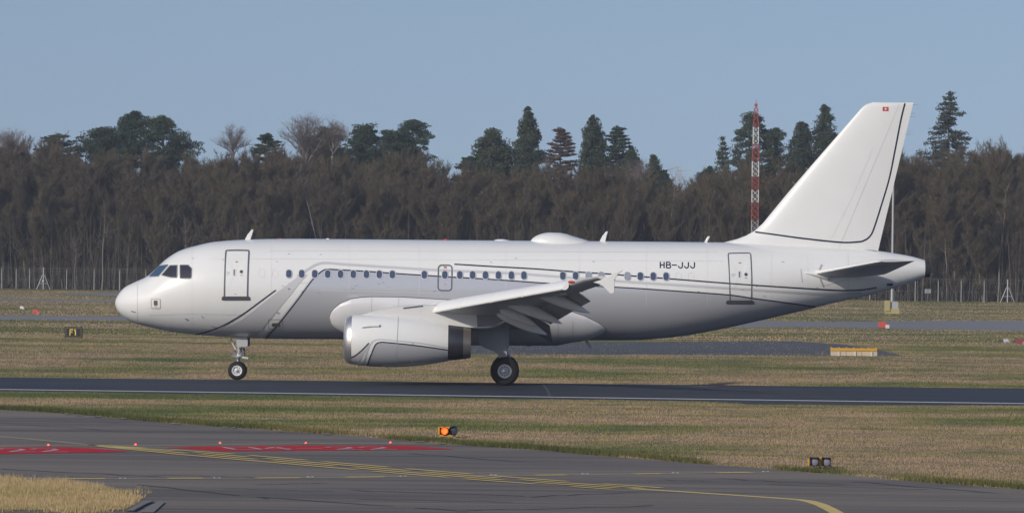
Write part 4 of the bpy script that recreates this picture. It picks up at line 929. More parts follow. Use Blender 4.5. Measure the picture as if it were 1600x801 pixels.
# guard lights
def guard(px, py, lit, label, wpx, hpx):
    o, u = furn('runway_guard_light', px, py, label, 'airfield light'); W, H = wpx * u, hpx * u
    if lit:
        b = MB().box((-.0, .12, .07 + H * .5), (W * .92, .12, H)).build('back_plate', YEL, o); bevel(b, .015)
        MB().box((-W * .46, -.0, .07 + H * .5), (.045, .22, H)).build('side_plate', YEL, o); MB().box((-W * .1, 0, .07), (W * .8, .22, .05)).build('base_plate', YEL, o)
        MB().box((-W * .2, .05, .02), (W * 1.3, .35, .05)).build('plinth', CONC, o)
        lens = ((-W * .16, H * .52, .096), (W * .33, H * .58, .118))
    else:
        MB().box((0, .0, .07 + H * .5), (W * .12, .26, H * 1.05)).build('centre_post', YEL, o)
        for s in (-1, 1):
            b = MB()
            x0 = s * W * .28; hw, hh, z0 = W * .21, H * .5, .07 + H * .5
            for (c, d) in (((x0, -.08, z0 + hh - .01), (2 * hw, .3, .02)), ((x0, -.08, z0 - hh + .01), (2 * hw, .3, .02)), ((x0 - hw + .01, -.08, z0), (.02, .3, 2 * hh)), ((x0 + hw - .01, -.08, z0), (.02, .3, 2 * hh)), ((x0, .06, z0), (2 * hw, .02, 2 * hh))): b.box(c, d)
            b.build('lamp_hood', BLK, o, smooth=0)
        MB().box((-W * .53, .05, .07 + H * .4), (.03, .2, H * .8)).build('side_plate', YEL, o)
        lens = ((-W * .28, H * .48, .10), (W * .29, H * .46, .10))
    for i, (x, z, r) in enumerate(lens):
        on = lit and i == 0
        if lit:
            v = MB().lathe([(-.16, r * 1.22), (.06, r * 1.22), (.06, r * 1.1), (-.15, r * 1.14), (-.16, r * 1.22)], 28, 'y', (x, 0, .07 + z)).build('lamp_hood', BLK if i else mat('warm lit hood', (.10, .02, .015), .5), o)
        lm = mat('lit amber lens', (.9, .25, .05), .3, emit=(1.0, .11, .015), es=2.0) if on else mat('dark lens', (.05, .06, .09), .1, spec=.9) if lit else mat('grey lens', (.24, .24, .30), .2, spec=.9)
        MB().lathe([(-.02, .001), (-.018, r * .5), (-.0, r * .95), (.03, r)], 24, 'y', (x, -.05 if lit else -.17, .07 + z)).build('lens', lm, o)
    for s in (-1, 1): MB().tube((s * W * .25, .05, -.02), (s * W * .25, .05, .1), .02).build('leg', GALV, o)
guard(699, 683.5, True, 'yellow twin guard light at the grass edge with its left lamp glowing orange', 29, 13.5)
guard(1281, 731.5, False, 'unlit yellow and black twin guard light with grey lenses at the grass edge', 33, 13.5)
# stop bar lights
RL = mat('lit red lens', (.9, .1, .05), .3, emit=(1.0, .08, .05), es=4.0)
for px, py, s in ((76, 695.6, 'faint red stop light left of the painted panel tip'), (212, 695.0, 'red stop light between the two red painted panels'), (344, 692.4, 'brightest red stop light above the left end of the long red panel'), (478, 692.6, 'small red stop light above the middle of the long red panel'), (610, 691.8, 'red stop light above the right end of the long red panel')):
    o, u = furn('stop_bar_light', px, py, s, 'airfield light', 'red stop bar lights')
    MB().lathe([(0, .07), (.008, .06), (.012, .04), (.013, .001)], 16, 'z').build('housing', GALV, o)
    MB().lathe([(-.05, .022), (.0, .022), (.008, .001)], 10, 'y', (0, -.03, .026)).build('lens', RL, o)
for i, (px, py) in enumerate(((45, 747.2), (192, 747.4), (339, 746.8), (485, 745), (630, 743.8), (771, 742), (914, 740.2), (1055, 738.7), (1196, 736.7))):
    o, u = furn('inset_light', px, py, 'small metal light set flush in the faded yellow line', 'airfield light', 'inset lights along the faded yellow line')
    MB().lathe([(0, .11), (.012, .10), (.022, .06), (.023, .001)], 14, 'z').build('housing', mat('dull alloy', (.30, .30, .30), .5, .3), o)
    for sx in (-.06, .06): MB().box((sx, -.05, .018), (.04, .05, .018)).build('lens', GALV, o)
# distant lamp units
def lampunit(px, py, s, label, red, lens, tilt=0):
    o, u = furn('approach_lamp_unit', px, py, label, 'airfield light')
    W, H = s[0] * u, s[1] * u
    b = MB().add([(-W / 2, -.25, .08), (W / 2, -.25, .08), (W / 2, .25, .08), (-W / 2, .25, .08), (-W / 2, -.15, H), (W * .2, -.15, H), (W * .2, .2, H), (-W / 2, .2, H)], [(0, 3, 2, 1), (4, 5, 6, 7), (0, 1, 5, 4), (1, 2, 6, 5), (2, 3, 7, 6), (3, 0, 4, 7)]).build('housing', red, o, smooth=0); bevel(b, .03)
    MB().box((W * .30, -.1, H * .35), (W * .35, .4, H * .5)).build('lamp_face', lens, o)
    for k in (-1, 1): MB().tube((k * W * .35, 0, -.01), (k * W * .35, 0, .1), .025).build('leg', GALV, o)
OR = mat('faded red orange paint', (.50, .07, .05), .6)
lampunit(57, 491, (11, 8), 'small red box light on the far grass left of the nose', OR, mat('salmon', (.5, .16, .13), .5))
lampunit(35, 483.5, (7, 5.5), 'small white box light on the far grass at the left', WHITEP, WHITEP)
lampunit(1381, 513.5, (17, 11), 'red and white box light on the far taxiway edge below the tail', OR, WHITEP)
lampunit(1595, 538, (15, 8), 'dark red box light at the right edge of the photo', mat('dark red paint', (.28, .03, .05), .6), mat('dusty grey', (.3, .3, .32), .6))
lampunit(1573, 536, (10, 7), 'grey white box light beside the dark red one at the right', mat('dusty pale grey', (.45, .45, .47), .6), MATS['dusty grey'])
# pole behind the tail
o, u = furn('lighting_pole', 1393.5, 490, 'tall grey pole standing right behind the tail on a yellow base', 'pole')
MB().tube((0, 0, 0), (0, 0, 15.6), .13, .085, 14).build('shaft', GALV, o)
MB().box((0, 0, .25), (1.3, 1.3, .5)).build('base_block', mat('yellow block paint', (.42, .36, .17), .6), o); MB().box((-.5, -.5, .75), (.5, .5, 1.0)).build('control_box', MATS['yellow block paint'], o)
MB().box((.25, -.4, .8), (.6, .4, .7)).build('junction_box', GALV, o)
MB().box((0, 0, 15.7), (.8, .2, .15)).build('head_frame', GALV, o)
# lattice mast
mx_, my_ = P(1178, 469, 560).x, 560.0
o = tag(empty('lattice_mast', (mx_, my_, 0)), 'tall red and white banded lattice radio mast in front of the wood', 'mast')
def mz(py): return P(1180, py, 560).z
bands = [(469, 343.8, GALV, 'section'), (343.8, 315.8, MASTR, 'section'), (315.8, 296.6, MASTW, 'section'), (296.6, 275.6, MASTR, 'section'), (275.6, 252, MASTW, 'section'), (252, 225, MASTR, 'section'), (225, 198.7, MASTW, 'section'), (198.7, 170.7, MASTR, 'section')]
for pb, pt, m_, nm in bands:
    z0, z1 = max(0, mz(pb)), mz(pt); mb = MB(); n = max(1, round((z1 - z0) / .62)); w0 = .36
    def hw(z): return .37 if z < mz(225) else .30 if z < mz(190) else .22
    for i in range(n):
        a, b = z0 + (z1 - z0) * i / n, z0 + (z1 - z0) * (i + 1) / n; ha, hb = hw(a), hw((a + b) / 2); ha = hb
        cs = [(-1, -1), (1, -1), (1, 1), (-1, 1)]; r = .045 if m_ is not MASTR else .05; rb = .022 if m_ is not MASTR else .038
        for (sx, sy), (tx_, ty_) in zip(cs, cs[1:] + cs[:1]):
            mb.tube((sx * ha, sy * ha, a), (sx * ha, sy * ha, b), r, n=4, caps=False)
            mb.tube((sx * ha, sy * ha, a), (tx_ * ha, ty_ * ha, b), rb, n=3, caps=False); mb.tube((tx_ * ha, ty_ * ha, a), (sx * ha, sy * ha, b), rb, n=3, caps=False)
            mb.tube((sx * ha, sy * ha, a), (tx_ * ha, ty_ * ha, a), rb, n=3, caps=False)
    mb.build('mast_section', m_, o, smooth=0)
zt_ = mz(170.7)
MB().tube((0, 0, zt_), (0, 0, mz(156)), .06, .03, 6).box((0, 0, zt_ + .1), (.5, .5, .08)).box((0, 0, zt_ + .45), (.35, .05, .35)).build('mast_antenna', MASTR, o)
# pylon far behind
pz = P(1061, 290, 1500); o = tag(empty('electricity_pylon', (pz.x, 1500, 0)), 'faint distant electricity pylon in the gap above the wood', 'pylon')
mb = MB(); Ht = P(1061, 262, 1500).z; cs = [(-1, -1), (1, -1), (1, 1), (-1, 1)]
def pw(z): return 3.6 * (1 - z / Ht) ** 1.3 + .5
zl = np.linspace(0, Ht, 13)
for a, b in zip(zl, zl[1:]):
    for (sx, sy), (tx_, ty_) in zip(cs, cs[1:] + cs[:1]):
        wa, wb = pw(a), pw(b); mb.tube((sx * wa, sy * wa, a), (sx * wb, sy * wb, b), .14, n=4, caps=False); mb.tube((sx * wa, sy * wa, a), (tx_ * wb, ty_ * wb, b), .08, n=3, caps=False); mb.tube((tx_ * wa, ty_ * wa, a), (sx * wb, sy * wb, b), .08, n=3, caps=False)
mb.build('tower', GALV, o, smooth=0)
mb = MB()
for z, w_ in ((Ht - 1, 4), (Ht - 4, 6.5), (Ht - 7.5, 5)): mb.tube((-w_, 0, z), (w_, 0, z), .12, n=4); mb.tube((-w_, 0, z), (0, 0, z + 1.3), .08, n=3); mb.tube((w_, 0, z), (0, 0, z + 1.3), .08, n=3)
mb.build('cross_arm', GALV, o, smooth=0)
# fence
fe = tag(empty('perimeter_fence', (0, 0, 0)), 'grey chain-link airfield fence on thin posts along the foot of the wood', 'fence')
def fy(x): return float(np.interp(x, [-75, 75], [624, 578]))
post = MB().tube((0, 0, 0), (0, 0, 2.55), .055, .05, 6).tube((0, 0, 2.5), (0, -.25, 2.75), .03, .025, 5); pm = post.build('post', GALV, fe); pm.data.materials[0] = mat('concrete grey post', (.40, .40, .40), .7)
PX_POST = [-75, -36, 2, 25, 46, 104, 147, 187, 228] + [228 + 36.5 * k for k in range(1, 31)] + [1360, 1395, 1431, 1467, 1503, 1539, 1612, 1650, 1690]
first = True
for px in PX_POST:
    for _ in range(1): x = (px - 800) / F_PX * 600; x = (px - 800) / F_PX * fy(x)
    c = pm if first else pm.copy()
    if not first: COL.objects.link(c)
    c.parent = fe; c.location = (x, fy(x), 0); first = False
mbm = MB(); wires = MB()
xs_ = np.arange(-72, 72, .35)
for x in xs_:
    x = float(x); y = fy(x) - .07
    for s in (1, -1):
        x0, x1 = (x, x + 1.2) if s > 0 else (x + 1.2, x)
        mbm.add([(x0, y, .05), (x0 + .007, y, .05), (x1 + .007, y, 2.35), (x1, y, 2.35)], [(0, 1, 2, 3)])
mo = mbm.build('mesh_panel', mat('weathered wire', (.22, .22, .22), .7), fe, smooth=0); mo['kind'] = 'stuff'
for z in (2.36, 2.6, 2.75, 1.2): MB().box((0, 601 - .07 - (.2 if z > 2.5 else 0), z), (156, .012, .012), math.atan2(-46, 150)).build('wire', mat('weathered wire', (.22, .22, .22), .7), fe, smooth=0)
def aframe(px, label):
    x = (px - 800) / F_PX * 600; x = (px - 800) / F_PX * fy(x); o = tag(empty('braced_frame', (x, fy(x) - 1.2, 0)), label, 'frame')
    MB().tube((0, 0, 0), (0, 0, 2.8), .07, n=8).build('mast', GALV, o)
    for s in (-1, 1): MB().tube((s * .85, 0, 0), (s * .12, 0, 1.85), .045, n=6).build('leg', GALV, o)
    MB().tube((-.55, 0, .75), (.55, 0, .75), .035, n=6).build('brace', GALV, o)
    return o
o = aframe(69, 'A-shaped braced frame with a small white lamp in front of the left fence')
MB().lathe([(-.15, .01), (-.12, .1), (0, .14), (.12, .1), (.15, .01)], 12, 'z', (0, -.12, 1.05)).build('lamp', WHITEP, o)
aframe(1574, 'A-shaped braced frame in front of the fence at the far right')
x = (1450 - 800) / F_PX * fy(50); o = tag(empty('notice_board', (x, fy(x) - .15, 0)), 'small white notice board fixed on the fence behind the tail', 'sign')
MB().box((0, 0, 1.25), (.75, .04, .5)).build('board', WHITEP, o); MB().box((0, .03, .6), (.05, .04, 1.3)).build('leg', GALV, o)

# ================================================================== TREES
BARK = mat('bare bark', (.20, .18, .15), .9, noise=.4, nscale=2.0)
def twig_mat(name, c0, c1):
    m = bpy.data.materials.new(name); m.use_nodes = True; nt = m.node_tree; b = nt.nodes['Principled BSDF']; b.inputs['Roughness'].default_value = .9; b.inputs['Specular IOR Level'].default_value = .1
    oi = nt.nodes.new('ShaderNodeObjectInfo'); g = nt.nodes.new('ShaderNodeNewGeometry')
    c = mixc(nt, oi.outputs['Random'], c0, c1); c = mixc(nt, 1.0, c, ramp(nt, g.outputs['Random Per Island'], [(0, (.8, .8, .8)), (1, (1.2, 1.2, 1.2))]), 'MULTIPLY')
    nt.links.new(c, b.inputs['Base Color']); return m
TWIG = twig_mat('winter twigs', (.102, .080, .054), (.122, .099, .064))
TWIGP = twig_mat('pale winter twigs', (.20, .16, .15), (.23, .19, .17))
BARKP = mat('pale bark', (.26, .24, .21), .9, noise=.3, nscale=2)
NEED = {}
def needle_mat(name, a, b_): NEED[name] = twig_mat(name, a, b_); return NEED[name]
needle_mat('pine', (.042, .066, .042), (.054, .078, .046)); needle_mat('dense', (.055, .074, .046), (.066, .084, .048)); needle_mat('brown', (.125, .092, .072), (.14, .10, .078)); needle_mat('spruce', (.060, .068, .056), (.066, .074, .058))
class TB:
    def __init__(s): s.V = []; s.F = []; s.n = 0
    def seg(s, a, b, ra, rb, k=3):
        a = np.array(a); b = np.array(b); d = b - a; L = np.linalg.norm(d) + 1e-9; d = d / L
        x = np.cross(d, (0.3, 0.9, .2)); x /= np.linalg.norm(x) + 1e-9; y = np.cross(d, x)
        an = [2 * math.pi * i / k for i in range(k)]
        for i in an: s.V.append(a + (x * math.cos(i) + y * math.sin(i)) * ra)
        for i in an: s.V.append(b + (x * math.cos(i) + y * math.sin(i)) * rb)
        for i in range(k): j = (i + 1) % k; s.F.append((s.n + i, s.n + j, s.n + k + j)); s.F.append((s.n + i, s.n + k + j, s.n + k + i))
        s.n += 2 * k
    def obj(s, name, m, parent=None): return np_obj(name, np.array(s.V), np.array(s.F), m, parent)
def quads(name, C, size, m, parent, aspect=.45, updir=None, flat=0.0):
    n = len(C); d = RNG.normal(size=(n, 3)); d[:, 2] = d[:, 2] * (1 - flat) + (0 if updir is None else updir); d /= np.linalg.norm(d, axis=1)[:, None]
    e = RNG.normal(size=(n, 3)); e -= (e * d).sum(1)[:, None] * d; e /= np.linalg.norm(e, axis=1)[:, None]
    sz = size * RNG.uniform(.6, 1.35, n)[:, None]; V = np.empty((n, 3, 3)); V[:, 0] = C - e * sz * aspect; V[:, 1] = C + e * sz * aspect; V[:, 2] = C + d * sz
    return np_obj(name, V.reshape(-1, 3), np.arange(3 * n).reshape(-1, 3), m, parent)
def bare_tree(seed, H=17, spread=3.0, fork=.35, tw=1.0, narrow=1.0):
    r = random.Random(seed); tr, br = TB(), TB(); C = []; D = []
    def grow(p, d, L, rad, lev):
        n = 3 if lev < 2 else 2; q = np.array(p); dd = np.array(d)
        for i in range(n):
            dd = dd + np.array([r.gauss(0, .10), r.gauss(0, .10), .05 + .05 * lev]); dd /= np.linalg.norm(dd)
            q2 = q + dd * L / n; (tr if lev == 0 else br).seg(q, q2, rad * (1 - .28 * i), rad * (1 - .28 * (i + 1)), 5 if lev == 0 else 3)
            if lev < 4:
                kids = {0: (0 if i == 0 else 4), 1: 3, 2: 3, 3: 2}[lev]
                for k in range(kids):
                    az = r.uniform(0, 2 * math.pi); t = r.random(); pp = q + (q2 - q) * t
                    out = np.array([math.cos(az), math.sin(az), 0]) * narrow; nd = dd * .75 + out * (.68 if lev < 3 else .7) + np.array([0, 0, .3 if lev < 2 else r.uniform(-.05, .35)]); nd /= np.linalg.norm(nd)
                    grow(pp, nd, L * r.uniform(.42, .62) * (1.0 if lev else .8), rad * .42, lev + 1)
            if lev >= 2:
                for k in range(int(9 * tw)):
                    C.append(q + (q2 - q) * r.random()); D.append(dd * .5 + np.array([r.gauss(0, .65), r.gauss(0, .65), r.uniform(-.1, .9)]))
            q = q2
    grow((0, 0, 0), (r.gauss(0, .04), r.gauss(0, .04), 1), H * .72, .17, 0)
    # extra low shoots
    for k in range(10):
        az = r.uniform(0, 6.28); z = r.uniform(.8, H * .35); grow((0, 0, z), (math.cos(az), math.sin(az), .8), H * .14, .03, 2)
    C = np.array(C); D = np.array(D); D /= np.linalg.norm(D, axis=1)[:, None]
    L = RNG.uniform(.3, .85, len(C))[:, None]; e = np.cross(D, RNG.normal(size=D.shape)); e /= np.linalg.norm(e, axis=1)[:, None]; w = .022
    V = np.empty((len(C), 3, 3)); V[:, 0] = C - e * w; V[:, 1] = C + e * w; V[:, 2] = C + D * L
    F0 = np.array(br.F); V0 = np.array(br.V); Vt = V.reshape(-1, 3); Ft = np.arange(len(Vt)).reshape(-1, 3) + len(V0)
    return tr, np.vstack([V0, Vt]), np.vstack([F0, Ft])
tree_protos = []
for s in range(9):
    tr, V, Fc = bare_tree(100 + s, H=15.5, narrow=.8 + .08 * (s % 4)); zmax = float(np.percentile(V[:, 2], 99.3))
    tree_protos.append((tr, V / zmax, Fc, zmax))
def build_bare(k, barkm, twigm, name='bare_tree'):
    tr, V, Fc, zmax = tree_protos[k]; root = empty(name)
    t = TB(); t.V = [np.array(v) / zmax for v in tr.V]; t.F = tr.F
    t.obj('trunk', barkm, root); np_obj('crown', V, Fc, twigm, root); return root
WT = np.array([(-300, 218), (0, 217), (60, 216), (110, 226), (200, 238), (260, 240), (300, 236), (350, 226), (385, 230), (430, 236), (500, 230), (560, 236), (620, 240), (660, 245), (700, 262), (750, 264), (800, 258), (860, 254), (930, 262), (980, 262), (1020, 272), (1045, 286), (1062, 292), (1080, 280), (1110, 268), (1160, 260), (1220, 255), (1300, 246), (1400, 238), (1470, 240), (1530, 234), (1600, 224), (1900, 220)])
def wood_h(px, d): return P(px, float(np.interp(px, WT[:, 0], WT[:, 1])), d).z
LB = 'bare brown winter tree in the packed wood behind the airfield fence'
bases = [build_bare(k, BARK, TWIG) for k in range(9)]
for b in bases: tag(b, LB, 'tree', 'bare trees of the wood behind the fence')
def copy_thing(src):
    c = src.copy(); COL.objects.link(c)
    for ch in src.children: d = ch.copy(); COL.objects.link(d); d.parent = c
    return c
rr = random.Random(5); cnt = 0; rowsT = [(4, 66), (10, 62), (18, 58), (28, 54), (42, 50)]
for ri, (dep, n) in enumerate(rowsT):
    for i in range(n):
        px = -110 + (1820) * (i + rr.uniform(.15, .85)) / n; x = (px - 800) / F_PX * 600; d0 = fy(x) + dep + rr.uniform(-2, 4); x = (px - 800) / F_PX * d0
        h = wood_h(px, d0) * rr.uniform(.87, 1.0) * (.80 if ri == 0 else .92 if ri == 1 else .985)
        if rr.random() < .1: h *= .8
        if abs(px - 1062) < 22: h = min(h, wood_h(1062, d0) * .97)
        k = rr.randrange(9)
        t = bases[cnt] if cnt < 9 else copy_thing(bases[k]); cnt += 1
        wsc = h * rr.uniform(.75, 1.05)
        t.location = (x, d0, 0); t.scale = (wsc, wsc, h); t.rotation_euler = (0, 0, rr.uniform(0, 6.28))
# undergrowth
n = 90000; px = RNG.uniform(-130, 1730, n); dep = RNG.uniform(2, 60, n) ; x = (px - 800) / F_PX * 600; yy = np.interp(x, [-75, 75], [624, 578]) + dep; x = (px - 800) / F_PX * yy
z0 = RNG.uniform(0, 1, n) ** 1.6 * 8.5; dirs = np.stack([RNG.normal(0, .35, n), RNG.normal(0, .35, n), np.ones(n)], 1); Lh = RNG.uniform(.8, 2.4, n)[:, None]
C = np.stack([x, yy, z0], 1); V = np.empty((n, 3, 3)); w = RNG.uniform(.02, .06, n); V[:, 0] = C - np.stack([w, 0 * w, 0 * w], 1); V[:, 1] = C + np.stack([w, 0 * w, 0 * w], 1); V[:, 2] = C + dirs * Lh
o = np_obj('undergrowth', V.reshape(-1, 3), np.arange(3 * n).reshape(-1, 3), twig_mat('bramble stems', (.060, .052, .045), (.07, .06, .05))); tag(o, 'dark tangled undergrowth filling the foot of the wood behind the fence', 'undergrowth', kind='stuff')
sp = TB(); rs = random.Random(77)
for k in range(620):
    px = rs.uniform(-120, 1720); x = (px - 800) / F_PX * 600; d0 = fy(x) + rs.uniform(1.5, 9); x = (px - 800) / F_PX * d0; hh = rs.uniform(4, 11); q = np.array([x, d0, 0.]); ln = rs.gauss(0, .05); r0 = rs.uniform(.035, .085)
    for j in range(4): q2 = q + np.array([ln * hh / 4 + rs.gauss(0, .06), rs.gauss(0, .05), hh / 4]); sp.seg(q, q2, r0 * (1 - j / 5), r0 * (1 - (j + 1) / 5)); q = q2
o = sp.obj('saplings', twig_mat('sapling bark', (.14, .125, .11), (.18, .16, .14))); tag(o, 'crowd of thin leafless young stems along the front of the wood', 'saplings', kind='stuff')
# pale thin trunks that stand out at the front of the wood
for i, (px, pt, pb, lean, lab) in enumerate(((160, 330, 452, .02, 'pale thin birch trunk in the wood above the left fence posts'), (515, 270, 420, -.25, 'pale leaning birch trunk in the wood above the front fuselage'), (1035, 285, 400, .08, 'pale birch trunk in the wood above the HB-JJJ lettering'), (1560, 300, 470, .05, 'pale birch trunk in the wood at the right edge'), (118, 385, 452, -.06, 'short pale leaning trunk above the fence near the A-frame'), (290, 350, 452, .0, 'slim pale birch trunk in the wood above the cockpit'), (1480, 340, 472, -.03, 'slim pale birch trunk in the wood behind the tail cone'))):
    x = (px - 800) / F_PX * 600; d0 = fy(x) + 3; x = (px - 800) / F_PX * d0; h = P(px, pt, d0).z
    o = tag(empty('birch_tree', (x, d0, 0)), lab, 'tree'); tb = TB(); q = np.array([0., 0, 0]); r_ = random.Random(i); bt = TB()
    for k in range(7):
        q2 = q + np.array([lean * h / 7 + r_.gauss(0, .07), r_.gauss(0, .07), h / 7]); tb.seg(q, q2, .12 * (1 - k / 8), .12 * (1 - (k + 1) / 8), 5)
        if k > 2:
            for j in range(3):
                e = q2 + np.array([r_.gauss(0, .9), r_.gauss(0, .5), r_.uniform(.6, 2)]); bt.seg(q2, e, .03, .012)
                for jj in range(5): f = q2 + (e - q2) * r_.random(); bt.seg(f, f + np.array([r_.gauss(0, .4), r_.gauss(0, .3), r_.uniform(.2, 1)]), .014, .004)
        q = q2
    tb.obj('trunk', BARKP, o); bt.obj('crown', TWIGP, o)
# ---- named conifers and taller trees
def conifer(px, ptop, wpx, kind, label, d=655, name='conifer', seed=1, base_px=290, cm=None):
    r = random.Random(seed * 17 + 3); p = P(px, ptop, d); H = p.z; ppm = F_PX / d; W = wpx / ppm; x0 = p.x
    zlow = P(px, base_px, d).z; o = tag(empty(name, (x0, d, 0)), label, 'tree')
    tb = TB(); tb.seg((0, 0, 0), (0, 0, H * .6), .34, .2, 6); tb.seg((0, 0, H * .6), (0, 0, H * .96), .2, .05, 5)
    C = []; S_ = []
    def clump(c, rx, rz, n):
        g = RNG.normal(size=(n, 3)); g /= np.linalg.norm(g, axis=1)[:, None]; g *= RNG.uniform(.35, 1, n)[:, None] ** .6; C.append(np.array(c) + g * np.array([rx, rx, rz]))
    vis = H - zlow
    if kind == 'pine':
        nl = int(20 + W * 5.5)
        for i in range(nl):
            t = (i + .5) / nl; az = r.uniform(0, 6.28); z = zlow - 2.0 + (vis + 2.0) * (.0 + .93 * t) ; prof_ = math.sqrt(max(.05, 1 - (max(0, t - .35) / .72) ** 2)); ro = W * .50 * prof_ * r.uniform(.15, 1)
            e = (math.cos(az) * ro, math.sin(az) * ro * .7, z); tb.seg((0, 0, z - ro * .35 - .4), e, .10, .03)
            for j in range(3):
                rx = r.uniform(.7, 1.25) * (W / 7) ** .4; clump((e[0] + r.gauss(0, .5), e[1] + r.gauss(0, .5), z + r.uniform(-.4, .6)), rx * .9, rx * .38, 95)
        clump((0, 0, H - .8), min(1.4, W * .25), .7, 300)
        Cc = np.vstack(C); quads('crown', Cc, .26, cm or NEED['pine'], o, .30, updir=.5)
    elif kind == 'dense':
        nl = int(18 + vis * 3.0)
        for i in range(nl):
            t = (i + .5) / nl; z = zlow - 1 + (vis + .4) * t; ro = W * .56 * (1 - t ** 2.4) ** .72 * r.uniform(.72, 1.08) + .10
            m_ = max(2, int(ro * 3.6))
            for j in range(m_):
                az = r.uniform(0, 6.28); q = ro * r.uniform(.35, .95); rx = r.uniform(.45, .85) * min(1, ro / 1.2 + .25); clump((math.cos(az) * q, math.sin(az) * q, z + r.gauss(0, .2)), rx, rx * .8, 75)
        Cc = np.vstack(C); quads('crown', Cc, .24, cm or NEED['dense'], o, .35, updir=.3)
    elif kind == 'cone':
        nl = int(vis / .55)
        for i in range(nl):
            t = (i + .3) / nl; z = zlow - 1 + (vis + .7) * t; ro = W * .5 * (1 - t) ** .8 * r.uniform(.7, 1.1) + .1; nb = 5 if ro > .5 else 3
            for j in range(nb):
                az = r.uniform(0, 6.28); e = np.array([math.cos(az) * ro, math.sin(az) * ro, z - ro * .15]); a = np.array([0, 0, z + .1]); tb.seg(a, e, .04, .015)
                m_ = int(38 * ro + 20); tt = RNG.uniform(.15, 1.05, m_)[:, None]; C.append(a + (e - a) * tt + RNG.normal(size=(m_, 3)) * np.array([.16, .16, .13]) + np.array([0, 0, .15]) * tt ** 3)
        Cc = np.vstack(C); quads('crown', Cc, .30, cm or NEED['spruce'], o, .28)
    elif kind == 'cedar':
        nl = int((vis + 1.5) / .55) + 2
        for i in range(nl):
            t = (i + .5) / nl; z = zlow - 1.5 + (vis + 1.3) * t; ro = W * .5 * (1 - .75 * t ** 1.6) * r.uniform(.75, 1.1)
            for j in range(4):
                az = r.uniform(0, 6.28); e = np.array([math.cos(az) * ro, math.sin(az) * ro * .7, z + ro * .12]); a = np.array([0, 0, z - .2]); tb.seg(a, e, .06, .02)
                for s_ in (.45, .75, 1.0): c = a + (e - a) * s_; rx = r.uniform(.4, .7); clump(c, rx * 1.25, rx * .26, 70)
        clump((0, 0, H - .3), .5, .35, 120)
        Cc = np.vstack(C); quads('crown', Cc, .24, cm or NEED['pine'], o, .32, flat=.5)
    tb.obj('trunk', BARK, o); return o
conifer(92, 209, 86, 'cedar', 'low flat-topped pine just above the wood at the far left', seed=1, base_px=238, name='pine_tree')
conifer(160, 201, 104, 'pine', 'broad low pine left of the tallest pine in the left group', seed=2, base_px=245, name='pine_tree')
conifer(206, 174, 52, 'pine', 'pine with a small pointed top in the middle of the left group', seed=3, base_px=240, name='pine_tree')
conifer(256, 181, 112, 'pine', 'biggest rounded pine at the right of the left group', seed=4, base_px=245, name='pine_tree')
conifer(418, 208, 50, 'cedar', 'small flat dark pine alone left of the pale bare crown', seed=5, base_px=235, name='pine_tree')
conifer(512, 202, 84, 'pine', 'green pine right beside the pale bare crown', seed=6, base_px=248, name='pine_tree')
conifer(567, 196, 60, 'pine', 'narrow pine at the left end of the middle pine row', seed=7, base_px=250, name='pine_tree')
conifer(612, 205, 90, 'pine', 'wide pine in the centre of the middle pine row', seed=8, base_px=255, name='pine_tree')
conifer(646, 187, 62, 'pine', 'tallest pine at the right end of the middle pine row with a low side branch', seed=9, base_px=262, name='pine_tree')
conifer(770, 196, 76, 'dense', 'rounded dense evergreen left of the tall column-like one', seed=10, base_px=285, name='evergreen_tree')
conifer(735, 244, 66, 'cedar', 'low dark spreading evergreen at the left foot of the rounded one', seed=20, base_px=285, name='evergreen_tree')
conifer(825, 164, 50, 'dense', 'tall pointed dense evergreen, highest of the middle group', seed=11, base_px=285, name='evergreen_tree')
conifer(876, 199, 62, 'cedar', 'reddish brown conifer between the two tall dark evergreens', seed=12, base_px=285, name='conifer', cm=NEED['brown'])
conifer(928, 176, 50, 'dense', 'tall dark column-like evergreen right of the reddish one', seed=13, base_px=285, name='evergreen_tree')
conifer(964, 197, 56, 'cedar', 'layered cedar with a branch reaching right', seed=14, base_px=285, name='cedar_tree')
conifer(986, 224, 40, 'dense', 'short conical evergreen under the layered cedar', seed=15, base_px=300, name='evergreen_tree')
conifer(1021, 237, 26, 'dense', 'small narrow evergreen left of the gap in the wood', seed=16, base_px=300, name='evergreen_tree')
conifer(1038, 262, 26, 'dense', 'lowest small evergreen at the edge of the gap', seed=21, base_px=305, name='evergreen_tree')
conifer(1130, 209, 36, 'cone', 'slender pale conifer left of the radio mast', seed=17, base_px=290, name='conifer', cm=NEED['dense'])
conifer(1108, 256, 38, 'dense', 'low dark evergreen at the foot of the slender conifer', seed=22, base_px=300, name='evergreen_tree')
conifer(1172, 173, 66, 'pine', 'large open pine directly behind the radio mast', seed=18, base_px=285, name='pine_tree', cm=NEED['dense'])
conifer(1212, 199, 52, 'pine', 'open spreading pine right of the radio mast', seed=19, base_px=285, name='pine_tree', cm=NEED['dense'])
conifer(1252, 184, 44, 'dense', 'dark evergreen between the open pine and the pointed one', seed=23, base_px=285, name='evergreen_tree')
conifer(1289, 159, 42, 'dense', 'pointed evergreen just left of the tail fin', seed=24, base_px=285, name='evergreen_tree')
conifer(1483, 139, 122, 'cone', 'tall lone spruce right of the tail fin', seed=25, base_px=262, name='spruce_tree', d=640)
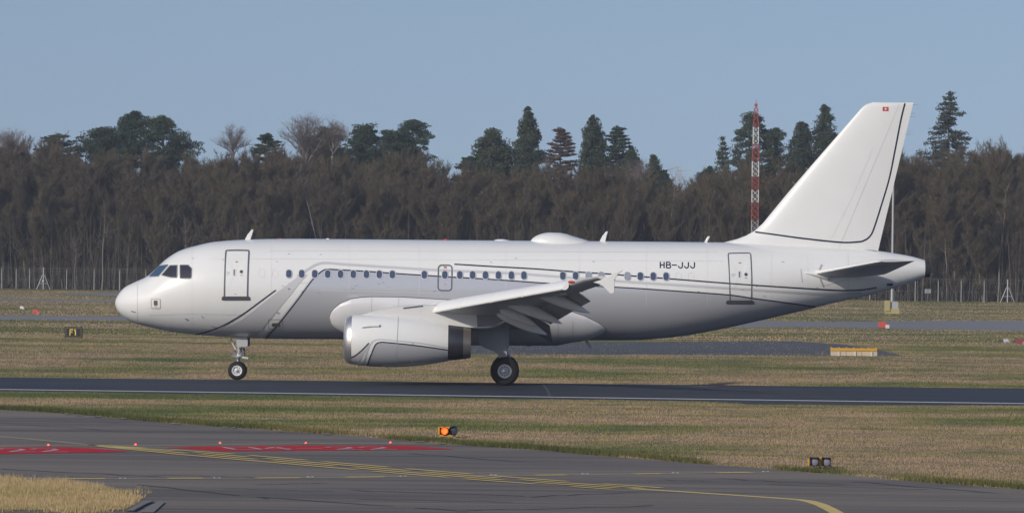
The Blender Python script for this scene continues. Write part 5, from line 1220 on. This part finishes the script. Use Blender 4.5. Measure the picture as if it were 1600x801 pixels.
# pale bare crowns rising over the wood
for i, (px, pt, w, lab) in enumerate(((478, 191, 78, 'pale pinkish bare round crown rising above the wood'), (520, 196, 50, 'second pale bare crown half behind the green pine'), (365, 205, 46, 'thin pale bare tree top between the pine groups'), (1000, 262, 50, 'pale greyish bare crown at the right of the middle group'), (20, 211, 48, 'light brown bare tree top at the left edge'))):
    p = P(px, pt, 642); W = w / (F_PX / 642) / 2; t = tag(empty('bare_tree', (p.x, 642, 0)), lab, 'tree'); r_ = random.Random(50 + i)
    tb, bt = TB(), TB(); fz = p.z - W * 1.9; tb.seg((0, 0, 0), (0, 0, fz), .3, .2, 6); cz_ = p.z - W * .95
    for k in range(34 if w > 50 else 15):
        az = r_.uniform(0, 6.28); el = r_.uniform(-.1, 1.5); e = np.array([math.cos(az) * math.cos(el) * W, math.sin(az) * math.cos(el) * W, cz_ + math.sin(el) * W * .95]); q0 = np.array([0, 0, fz + r_.uniform(0, W * .7)]); prev = q0
        for j in range(1, 7):
            f = j / 6; q = q0 + (e - q0) * f + np.array([0, 0, math.sin(f * 3.14) * W * .12]) + np.array([r_.gauss(0, .08), r_.gauss(0, .08), 0]); bt.seg(prev, q, .07 * (1 - f) + .022, .07 * (1 - f) + .012)
            if j > 1:
                for m_ in range(5):
                    a = np.array([r_.gauss(0, .55), r_.gauss(0, .55), r_.uniform(.0, .9)]) + (e - q0) / W * .35; bt.seg(q, q + a, .018, .006)
                    for m2 in range(3): qq = q + a * r_.random(); bt.seg(qq, qq + np.array([r_.gauss(0, .35), r_.gauss(0, .35), r_.uniform(0, .5)]), .012, .005)
            prev = q
    tb.obj('trunk', BARKP, t); bt.obj('crown', TWIGP, t)

# ================================================================== HAZE
hz_ = MB().box((0, 900, 29.5 / 1.0 - 15.0 + 1.0), (2990, 2380, 33)).build('haze', mat('tmp', (1, 1, 1)), smooth=0)
HAZE_D = 0.00018
hm = bpy.data.materials.new('haze'); hm.use_nodes = True; nt = hm.node_tree; nt.nodes.clear()
vp = nt.nodes.new('ShaderNodeVolumePrincipled'); vo = nt.nodes.new('ShaderNodeOutputMaterial'); vp.inputs['Color'].default_value = (.78, .87, 1.0, 1); vp.inputs['Density'].default_value = HAZE_D; vp.inputs['Anisotropy'].default_value = 0.0
nt.links.new(vp.outputs[0], vo.inputs['Volume']); hz_.data.materials[0] = hm; tag(hz_, 'thin pale winter haze over the airfield', 'haze', kind='stuff')
